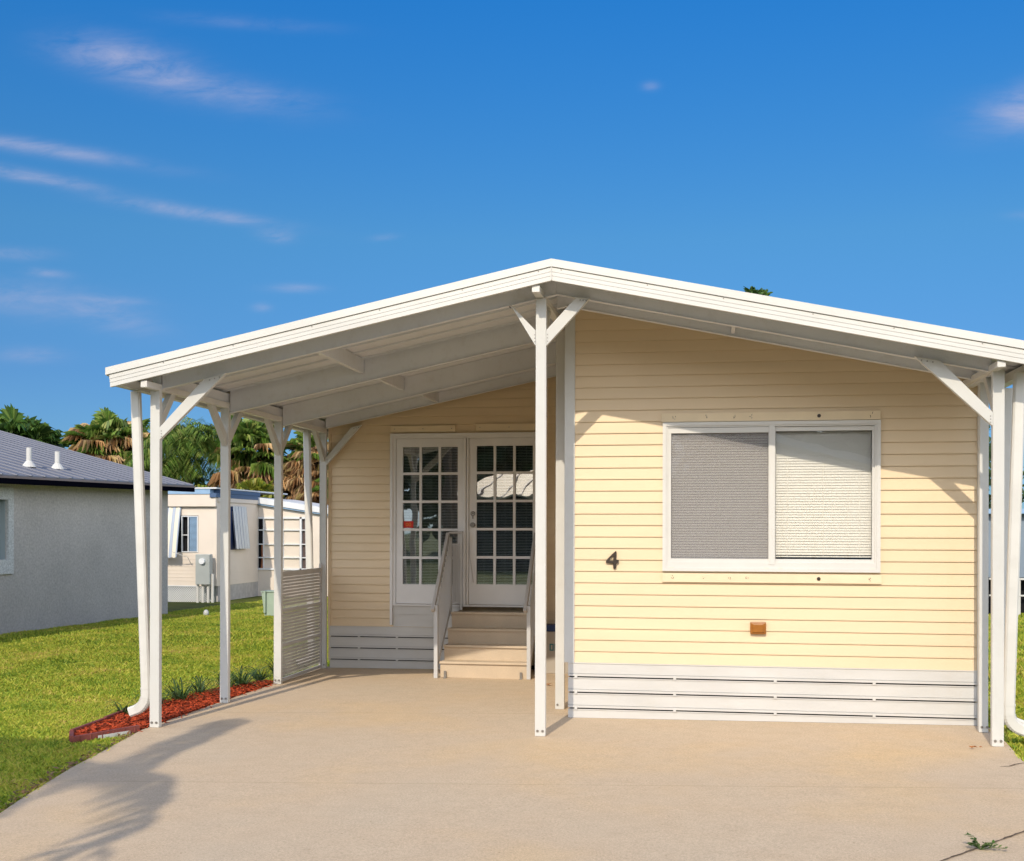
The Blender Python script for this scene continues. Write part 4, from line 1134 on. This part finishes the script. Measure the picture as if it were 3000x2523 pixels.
# trellis skirting + solid skirting
t_ = MB(); z0 = -.10
x = -11.9
while x < -10.55:
    t_.bar((x, AY + .01, z0), (x + .40, AY + .01, .30), .014, .006, (0, 1, 0)); t_.bar((x + .40, AY + .018, z0), (x, AY + .018, .30), .014, .006, (0, 1, 0)); x += .055
t_.box(-11.9, -10.53, AY - .005, AY + .03, .285, .31); t_.build('trellis_skirting', BLUEROOF, bh)
MB().box(-14.4, AX - .03, AY + .14, AY + .16, -.2, .30).build('skirting_back', METER, bh)
MB().box(AX - .06, AX - .01, AY + .1, BY, -.2, .299).build('skirting', mat('grey_skirting', (.42, .40, .38), .8, var=.15, vscale=8), bh)
# addition with the big window, facing the lawn
m_ = MB()
ax1 = -7.2; wx0, wx1, wz0, wz1 = -10.138, -8.70, .60, 1.965
def rtop(x): return 2.50 - .150 * (x + 10.2)
for a, b, c, d in ((AX - .15, wx0, -.2, None), (wx1, ax1, -.2, None), (wx0, wx1, -.2, wz0), (wx0, wx1, wz1, None)):
    za, zb = ((rtop(a) - .12, rtop(b) - .12) if d is None else (d, d))
    m_.prism_y([(a, c), (b, c), (b, zb), (a, za)], BY, BY + .1)
m_.box(AX, ax1, BY + .5, BY + 3, -.1, 1.9)
m_.build('addition_wall', BEIGE, bh)
MB().prism_y([(AX - .05, rtop(AX)), (ax1, rtop(ax1)), (ax1, rtop(ax1) - .15), (AX - .05, rtop(AX) - .15)], BY - .13, BY + 3).build('addition_roof', BLUEROOF, bh)
MB().prism_y([(AX - .05, rtop(AX) - .151), (ax1, rtop(ax1) - .151), (ax1, rtop(ax1) - .19), (AX - .05, rtop(AX) - .19)], BY - .10, BY + .2).build('roof_trim', BLUE, bh)
w = MB(); ring(w, wx0, wx1, wz0, wz1, .045, BY - .03, BY + .05)
for x in (-8.955, ): w.box(x, x + .05, BY - .03, BY + .04, wz0, wz1)
for z in (.92, 1.265, 1.63): w.box(wx0 + .045, wx1 - .045, BY - .022, BY + .03, z - .013, z + .013)
for x in (-9.95, -9.42): w.box(x, x + .018, BY - .018, BY + .03, wz0 + .04, wz1 - .04)
wo = w.build('picture_window', BLUEROOF, bh)
MB().box(-9.94, -8.98, BY + .032, BY + .036, wz0 + .03, wz1 - .03).build('curtain', BEIGE, wo)
MB().box(wx0, -9.951, BY + .05, BY + .055, wz0, wz1).build('pane', DARK, wo)
MB().box(-8.90, wx1, BY + .05, BY + .055, wz0, wz1).build('pane', mat('brown_dark_curtain', (.10, .07, .065), .8), wo)
cu_ = MB().tube([(-10.0, BY + .04, .62), (-9.97, BY + .04, .9), (-9.98, BY + .04, 1.25)], .035, 8).build('curtain', mat('rust_curtain', (.30, .11, .05), .8), wo)
PUSH = 1.15
bh.location = (1.288 + (-10.5 - 1.288) * PUSH, -9.236 + (18 + 9.236) * PUSH, 1.649 + (-.1 - 1.649) * PUSH); bh.scale = (PUSH,) * 3
# meter box on its pipes
mb_ = empty('electric_meter_box', (-10.3, AY - .3, gz(-10, 16)), 'grey electric meter cabinet on white conduit pipes by the beige mobile home', 'meter box')
MB().box(-10.475, -10.125, AY - .30, AY - .12, .35, 1.06).build('cabinet', METER, mb_, bevel=.01)
MB().tube([(-10.30, AY - .30, .90), (-10.30, AY - .36, .90)], .07, 18).build('meter_dial', BLUEROOF, mb_)
for x, z in ((-10.46, .35), (-10.33, .35), (-10.20, .35), (-10.09, .60)):
    MB().tube([(x, AY - .2, -.18), (x, AY - .2, z)], .034, 10).build('conduit', WHITE, mb_)
mb_.location = (1.288 + (-10.3 - 1.288) * PUSH, -9.236 + (AY - .3 + 9.236) * PUSH, 1.649 + (gz(-10, 16) - 1.649) * PUSH); mb_.scale = (PUSH,) * 3
# vertical corner pipe
wpst = MB().box(-6.835, -6.770, 15.4, 15.46, -.2, 2.05).build('wooden_post', WOOD); tag(wpst, 'brown wooden post standing just beyond the rear left downspout', 'post')
gb = MB(); gb.prism_y([(-7.87, .315), (-7.56, .330), (-7.60, -.16), (-7.80, -.16)], 14.09, 14.5)
gb.box(-7.80, -7.76, 14.03, 14.09, -.1, .36); gb.box(-7.88, -7.55, 14.07, 14.52, .331, .352)
gbo = gb.build('utility_box', GREENBOX, bevel=0); tag(gbo, 'pale green utility box on the lawn beside the third left post', 'utility box')
ps = MB(); R = .06; P = []
c0 = Vector((-9.28, 14.5, gz(-9.3, 14.5) + .03))
vs = []; fs = []
for i in range(9):
    t = math.pi * i / 8
    for j in range(14):
        a = math.tau * j / 14; vs.append(c0 + Vector((math.sin(t) * math.cos(a) * R, math.sin(t) * math.sin(a) * R, math.cos(t) * R * 1.25)))
for i in range(8):
    for j in range(14): fs.append((i * 14 + j, i * 14 + (j + 1) % 14, (i + 1) * 14 + (j + 1) % 14, (i + 1) * 14 + j))
po = ps.add(vs, fs).build('cleanout_cap', METERL, smooth=True); tag(po, 'small white domed cleanout cap in the lawn before the beige mobile home', 'cap')

# ------------------------------------------------------------------ right neighbour seen in the slit
rn = empty('neighbour_home', (10, 17, 0), 'blue grey neighbouring home with a white porch railing at the far right edge', 'house')
MB().box(7.0, 16, 16, 22, .70, 2.0).build('wall', BLUEGREY, rn)
MB().box(6.9, 16.1, 15.8, 22.1, 2.001, 2.10).build('roof_trim', BLUE, rn)
MB().box(7.1, 16, 16.4, 22, -.2, .699).build('underside', DARK, rn)
k = MB()
for i in range(14): k.box(7.05 + i * .25, 7.10 + i * .25, 15.7, 15.74, -.1, .66)
k.box(7.0, 10.5, 15.69, 15.75, .661, .70); k.box(7.0, 10.5, 15.69, 15.75, .33, .36); k.build('railing', WHITE, rn)

# ------------------------------------------------------------------ palms and trees
def fan_leaf(k, base, d, plen, R, droop, r, nseg=15, span=2.0, wscale=1.0):
    """fan leaf: petiole then pleated segments with drooping tips."""
    d = Vector(d).normalized(); up = Vector((0, 0, 1)); sd = d.cross(up)
    if sd.length < .05: sd = Vector((1, 0, 0))
    sd.normalize(); nrm = sd.cross(d).normalized()
    hub = Vector(base) + d * plen - up * (plen * droop * .25)
    w = .014; k.add([Vector(base) - sd * w, Vector(base) + sd * w, hub + sd * w * .7, hub - sd * w * .7], [(0, 1, 2, 3)])
    for i in range(nseg):
        a = (-.5 + i / (nseg - 1)) * 2 * span * .5 * 2 * .62; a += r.uniform(-.04, .04)
        L = R * (1 - .22 * abs(a) / span) * r.uniform(.85, 1.08)
        dd = (d * math.cos(a) + sd * math.sin(a)).normalized(); s2 = dd.cross(nrm).normalized()
        ww = R * .060 * wscale * r.uniform(.8, 1.2)
        m1 = hub + dd * L * .55 - up * L * droop * .10 + nrm * r.uniform(-.02, .02); tip = hub + dd * L * (1 - droop * .22) - up * L * droop * r.uniform(.35, .6)
        k.add([hub - s2 * .006, hub + s2 * .006, m1 + s2 * ww, tip, m1 - s2 * ww], [(0, 1, 2, 3, 4)])
def fan_palm(x, y, zc, R, ng, nd, seed, label, lean=(0, 0), zb=-.2, green=None, high=.15):
    r = random.Random(seed)
    e = empty('palm_tree', (x, y, zb), label, 'palm tree', 'palm trees behind the homes')
    trunk = MB().tube([(x - lean[0], y, zb), (x - lean[0] * .4, y, zb + (zc - zb) * .5), (x, y, zc + .1)], [.20, .17, .15], 10)
    trunk.build('trunk', TRUNK, e)
    g = MB()
    for i in range(ng):
        az = r.uniform(0, math.tau); el = r.uniform(-.25, 1.35) if i > ng * .3 else r.uniform(.5, 1.45)
        d = (math.cos(az) * math.cos(el), math.sin(az) * math.cos(el), math.sin(el))
        fan_leaf(g, (x, y, zc), d, R * r.uniform(.15, .55), R * r.uniform(.38, .55), r.uniform(.5, 1.3), r, wscale=1.2)
    g.build('crown', green or M_FROND, e)
    if nd:
        g = MB()
        for i in range(nd):
            az = r.uniform(0, math.tau); el = r.uniform(-1.35, high)
            d = (math.cos(az) * math.cos(el), math.sin(az) * math.cos(el), math.sin(el))
            b = (x + r.uniform(-.1, .1), y, zc - r.uniform(-R * high * .5, R * .7))
            fan_leaf(g, b, d, R * r.uniform(.25, .5), R * r.uniform(.35, .55), r.uniform(.7, 1.2), r, nseg=11, wscale=.85)
        g.build('dead_fronds', M_DEAD, e)
    return e
def feather_frond(k, P, ll, r, w=.012, both=True, droop=.5, step=.045, rw=.02):
    """pinnate frond along a rachis polyline P."""
    P = [Vector(p) for p in P]
    L = [0]
    for a, b in zip(P[:-1], P[1:]): L.append(L[-1] + (b - a).length)
    k.tube(P, [rw * (1 - .75 * i / (len(P) - 1)) for i in range(len(P))], 5)
    t = L[-1] * .14
    while t < L[-1]:
        i = max(j for j in range(len(L) - 1) if L[j] <= t); f = (t - L[i]) / (L[i + 1] - L[i]); p = P[i].lerp(P[i + 1], f); d = (P[i + 1] - P[i]).normalized()
        sd = d.cross(Vector((0, 0, 1))); sd = sd.normalized() if sd.length > .05 else Vector((1, 0, 0))
        q = t / L[-1]; l_ = ll * (math.sin(math.pi * min(1, .15 + q * .85)) ** .6) * r.uniform(.85, 1.1)
        for s in ((-1, 1) if both else (1,)):
            dd = (sd * s + d * r.uniform(.5, .8) + Vector((0, 0, r.uniform(-.1, .3)))).normalized()
            m = p + dd * l_ * .5; tip = p + dd * l_ * .95 - Vector((0, 0, l_ * droop * r.uniform(.6, 1.2)))
            wv_ = dd.cross(Vector((0, 0, 1))).normalized() * w
            k.add([p, m + wv_, tip, m - wv_], [(0, 1, 2, 3)])
        t += step
def feather_palm(x, y, zc, R, nf, seed, label, zb=-.2, m=None, ll=None, grp='palm trees behind the homes', trunk_r=.13, step=.06, w=.018):
    r = random.Random(seed); e = empty('palm_tree', (x, y, zb), label, 'palm tree', grp)
    MB().tube([(x, y, zb), (x + .05, y, (zb + zc) / 2), (x, y, zc)], [trunk_r * 1.3, trunk_r, trunk_r * .8], 10).build('trunk', TRUNK, e)
    g = MB()
    for i in range(nf):
        az = i * 2.4 + r.uniform(-.3, .3); el = r.uniform(.15, 1.35); L = R * r.uniform(.8, 1.1); P = []
        for j in range(8):
            t = j / 7; rr = L * (math.cos(el) * t + .12 * t * t); zz = L * (math.sin(el) * t - (.55 + .35 * math.cos(el)) * t * t)
            P.append((x + math.cos(az) * rr, y + math.sin(az) * rr, zc + zz))
        feather_frond(g, P, ll or R * .33, r, w=w, step=step)
    g.build('crown', m or M_FROND, e)
    return e
fan_palm(-24.6, 32, 4.55, 2.45, 190, 20, 31, 'dark green fan palm crown behind the grey roof at the far left', green=M_FROND_D)
fan_palm(-20.9, 32, 4.75, 2.3, 90, 300, 32, 'fan palm with a thick skirt of brown fronds above the end of the grey roof', high=.55)
fan_palm(-22.9, 34, 3.9, 1.6, 80, 24, 44, 'short fan palm wedged between the dark palm and the brown skirted palm')
feather_palm(-16.9, 30, 4.5, 2.6, 66, 33, 'tall feathery green palm between the front and second left posts', w=.022, step=.045)
feather_palm(-18.8, 31.5, 3.5, 2.3, 50, 43, 'lower feathery palm rising over the tip of the grey roof', w=.022, step=.045)
fan_palm(-14.5, 30, 4.45, 2.0, 80, 120, 34, 'fan palm with mixed green and tan fronds between the second and third left posts', high=.3)
fan_palm(-12.3, 30.5, 4.3, 1.7, 44, 170, 35, 'ragged fan palm with hanging brown fronds right of the third left post', high=.4)
feather_palm(-15.9, 28, 2.35, 1.9, 38, 36, 'low yellow green palm above the beige roof', m=M_YELLOW, w=.024)
fan_palm(-13.3, 27.5, 2.6, 1.3, 60, 80, 37, 'squat palm with orange brown fronds touching the beige mobile home roofline', green=M_YELLOW)
fan_palm(-10.6, 29, 3.2, 1.6, 60, 70, 38, 'shaded fan palm partly hidden behind the rear left post and downspout')
fan_palm(3.0, 30, 9.25, .72, 70, 0, 39, 'tip of a distant dark green palm showing above the right roof slope', green=M_FROND_D)

def bushy(x, y, z0, h, R, seed, label, name='tree', n=2600, cat='tree', ls=1.0, zr=(.3, .85)):
    r = random.Random(seed); e = empty(name, (x, y, z0), label, cat, 'unseen trees added across the street' if ls > 3 else None)
    tr = MB().tube([(x, y, z0), (x + .1, y, z0 + h * .5)], [.14, .08], 8)
    lobes = [(x + r.uniform(-R, R) * .7, y + r.uniform(-R, R) * .6, z0 + h * r.uniform(*zr), R * r.uniform(.3, .55)) for _ in range(12)]
    for a in lobes[:6]: tr.tube([(x, y, z0 + h * .3), (a[0], a[1], a[2])], [.05, .02], 5)
    tr.build('trunk', TRUNK, e); g = MB()
    for i in range(n):
        lx_, ly_, lz_, lr = lobes[r.randrange(12)]; d = Vector((r.gauss(0, 1), r.gauss(0, 1), r.gauss(0, 1))).normalized(); p = Vector((lx_, ly_, lz_)) + d * lr * r.uniform(.6, 1.1)
        if p.z < z0: continue
        a = Vector((r.gauss(0, 1), r.gauss(0, 1), r.gauss(0, 1))).normalized(); b = a.cross(d).normalized(); s = r.uniform(.05, .11) * ls
        g.add([p - a * s, p + b * s * .5, p + a * s, p - b * s * .5], [(0, 1, 2, 3)])
    g.build('crown', M_BUSH, e)
bushy(7.9, 21.5, -.1, 4.3, 1.7, 51, 'dark leafy tree in the gap right of the front right post', n=4200)
bushy(5.9, 18, -.1, 3.6, 1.1, 52, 'dark green tree in the slit left of the front right post', n=3000)
bushy(-12.0, 33, -.2, 3.6, 2.4, 53, 'dark green shrub mass behind the ragged palm', 'shrub', 3200, 'shrub')
bushy(-17.8, 34, -.2, 4.1, 2.6, 54, 'dark green shrub mass behind the tall feathery palm', 'shrub', 3600, 'shrub')
bushy(-22.2, 36, -.2, 4.0, 2.4, 55, 'dark green shrub mass behind the grey roof', 'shrub', 3000, 'shrub')

# ------------------------------------------------------------------ palms across the drive whose shadow falls on the concrete
SH = (SUN_AZ_X / math.hypot(SUN_AZ_X, SUN_AZ_Y), SUN_AZ_Y / math.hypot(SUN_AZ_X, SUN_AZ_Y))
COT = 1 / math.tan(SUN_EL)
def lift(gx_, gy_, h):
    return (gx_ + SH[0] * h * COT, gy_ + SH[1] * h * COT, h)
r = random.Random(61)
HC = 5.4
cx_, cy2, _ = lift(-3.95, -2.35, HC)
sp_ = empty('street_palm', (cx_, cy2, -.1), 'feathery palm across the street that shades the left edge of the driveway', 'palm tree')
MB().tube([(cx_, cy2, -.1), (cx_ + .06, cy2, 2.6), (cx_, cy2, HC)], [.16, .12, .10], 10).build('trunk', TRUNK, sp_)
g = MB()
# fronds that reach over the concrete: arching rachis with leaflets hanging from it
def hang_frond(k, pts, hs, L, side, step, w, seed, t0=.0):
    r = random.Random(seed)
    P = [Vector(lift(a, b, h)) for (a, b), h in zip(pts, hs)]
    k.tube(P, [.026 * (1 - .7 * i / (len(P) - 1)) for i in range(len(P))], 6)
    D = [0]
    for a, b in zip(P[:-1], P[1:]): D.append(D[-1] + (b - a).length)
    t = D[-1] * t0
    while t < D[-1]:
        i = max(q for q in range(len(D) - 1) if D[q] <= t); f = (t - D[i]) / (D[i + 1] - D[i]); p = P[i].lerp(P[i + 1], f); d = (P[i + 1] - P[i]).normalized()
        sd = Vector((d.y, -d.x, 0)); sd = sd.normalized() if sd.length > .1 else Vector((1, 0, 0)); q = t / D[-1]
        for s_ in (-1, 1):
            l_ = L * r.uniform(.6, 1.1) * (.55 + .45 * math.sin(math.pi * min(1, .2 + q * .8)))
            o = sd * s_ * side * r.uniform(.3, 1.1) + d * .12 * l_
            m = p + o * .6 - Vector((0, 0, l_ * .35)); tip = p + o - Vector((0, 0, l_)); wv_ = Vector((1, .0, 0)) * w
            k.add([p - wv_ * .3, p + wv_ * .3, m + wv_, tip, m - wv_], [(0, 1, 2, 3, 4)])
        t += step * r.uniform(.5, 1.6)
hang_frond(g, [(-3.95, -2.2), (-3.5, -1.62), (-3.155, -1.482), (-2.859, -1.581), (-2.59, -1.712), (-2.279, -1.862), (-2.179, -1.971), (-2.035, -2.327), (-1.921, -2.676), (-1.836, -3.084), (-1.819, -3.376), (-1.843, -3.611), (-1.90, -3.75)],
           [5.4, 5.75, 5.85, 5.85, 5.8, 5.65, 5.6, 5.4, 5.2, 5.0, 4.8, 4.65, 4.55], .55, .24, .036, .024, 1, .12)
hang_frond(g, [(-3.95, -2.2), (-3.3, -1.95), (-2.8, -1.9), (-2.606, -1.681), (-2.601, -1.407), (-2.666, -.969), (-2.7, -.564), (-2.698, -.207), (-2.729, .173), (-2.758, .56)],
           [5.4, 5.9, 6.1, 6.15, 6.1, 6.0, 5.85, 5.65, 5.45, 5.2], .50, .20, .036, .023, 2, .28)
hang_frond(g, [(-3.95, -2.2), (-3.4, -1.9), (-2.85, -1.95), (-2.77, -2.14), (-2.827, -2.6), (-2.684, -3.12)], [5.4, 5.6, 5.6, 5.5, 5.2, 4.9], .3, .10, .09, .013, 3, .3)
for i in range(15):
    az = math.pi * .55 + i * (math.pi * 1.25 / 14); el = r.uniform(.1, 1.1); L = 2.2 * r.uniform(.8, 1.1); P = []
    if math.cos(az) > .25: continue
    for j in range(7):
        t = j / 6; rr = L * (math.cos(el) * t + .12 * t * t); zz = L * (math.sin(el) * t - .8 * t * t); P.append((cx_ + math.cos(az) * rr, cy2 + math.sin(az) * rr, HC + zz))
    feather_frond(g, P, .62, r, w=.028, step=.05)
g.build('crown', M_FROND, sp_)
def shade_tree(gx_, gy_, h, R, seed, label, n):
    x, y, _ = lift(gx_, gy_, h * .84); bushy(x, y, -.1, h, R, seed, label, 'street_tree', n, 'tree', zr=(.75, .95))
tr_e = None
def shade_lobes(pts, seed):
    r = random.Random(seed); L = [(*lift(a, b, h), rr) for a, b, h, rr in pts]
    x0, y0 = sum(p[0] for p in L) / len(L), sum(p[1] for p in L) / len(L)
    e = empty('street_tree', (x0, y0, -.1), 'leafy street tree that shades the front left lawn', 'tree')
    tr = MB().tube([(x0, y0, -.1), (x0 + .05, y0, 4.2)], [.13, .08], 8)
    for p in L: tr.tube([(x0, y0, 3.9), (p[0], p[1], p[2])], [.05, .02], 5)
    tr.build('trunk', TRUNK, e); g = MB()
    for (lx_, ly_, lz_, lr) in L:
        for i in range(int(4200 * (lr / .4) ** 2)):
            d = Vector((r.gauss(0, 1), r.gauss(0, 1), r.gauss(0, 1))).normalized(); p = Vector((lx_, ly_, lz_)) + Vector((d.x * lr, d.y * lr, d.z * lr * .6)) * r.uniform(.3, 1.1)
            a = Vector((r.gauss(0, 1), r.gauss(0, 1), r.gauss(0, 1))).normalized(); b = a.cross(d).normalized(); s = r.uniform(.03, .07)
            g.add([p - a * s, p + b * s * .55, p + a * s, p - b * s * .55], [(0, 1, 2, 3)])
    g.build('crown', M_BUSH, e)
shade_lobes([(-4.7, -1.25, 5.0, .50), (-4.25, -1.2, 5.2, .45), (-3.85, -1.20, 5.0, .42), (-3.95, -1.75, 5.3, .45), (-3.55, -1.55, 4.8, .36), (-3.50, -2.0, 5.3, .36),
             (-3.30, -2.45, 5.1, .34), (-3.7, -2.4, 4.8, .40), (-3.12, -2.9, 5.2, .30), (-4.4, -1.8, 4.9, .5), (-5.0, -1.8, 5.2, .55), (-3.42, -1.12, 5.0, .24), (-4.0, -2.9, 5.2, .5)], 71)
for i, (x, y) in enumerate(((-28, -64), (-15, -66), (-2, -63), (11, -65), (24, -64))):  # unseen trees, added to keep bright sky out of the glass reflections
    bushy(x, y, -.1, 15 + (i % 3), 10.5, 80 + i, ('unseen added tree at the west end across the street', 'unseen added tree behind the cream roofed home across the street', 'unseen added tree in the middle of the row across the street', 'unseen added tree behind the white gable across the street', 'unseen added tree at the east end across the street')[i], 'street_tree', 3600, 'tree', ls=9)

# ------------------------------------------------------------------ homes across the street (seen only as reflections in the glass)
oh = empty('opposite_home', (-1, -32, 0), 'cream roofed home across the street that is mirrored in the glass', 'house')
k = MB().add([(-9.3, -30, 3.05), (-.5, -30, 3.05), (-.5, -36, 4.35), (-8.4, -36, 4.35), (-9.3, -30, 2.95), (-.5, -30, 2.95), (-.5, -36, 4.25), (-8.4, -36, 4.25)],
             [(0, 1, 2, 3), (7, 6, 5, 4), (0, 4, 5, 1), (1, 5, 6, 2), (2, 6, 7, 3), (3, 7, 4, 0)])
k.build('roof', CREAMROOF, oh)
sm = MB(); x = -9.0
while x < -.6: sm.bar((x, -30, 3.085), (x, -36, 4.385), .07, .06); x += .9
sm.build('roof_seams', FASCIAR, oh)
MB().box(-8.6, -.8, -36, -31, -.1, 2.94).build('wall', INTERIOR, oh)
gm = MB().prism_y([(.2, -.1), (9.6, -.1), (9.6, 3.1), (3.7, 4.6), (.2, 3.1)], -30.2, -30.0)
gm.build('gable_wall', WHITE, oh)
rt = MB().prism_y([(-.3, 3.0), (3.7, 4.72), (3.7, 4.95), (-.3, 3.25)], -36, -29.6); rt.prism_y([(10.1, 3.0), (3.7, 4.72), (3.7, 4.95), (10.1, 3.25)], -36, -29.6); rt.build('gable_roof', WHITE, oh)
bt = MB(); x = .6
while x < 9.5: bt.box(x, x + .07, -29.998, -29.95, 0, 3.15); x += 1.1
bt.build('battens', FASCIAR, oh)
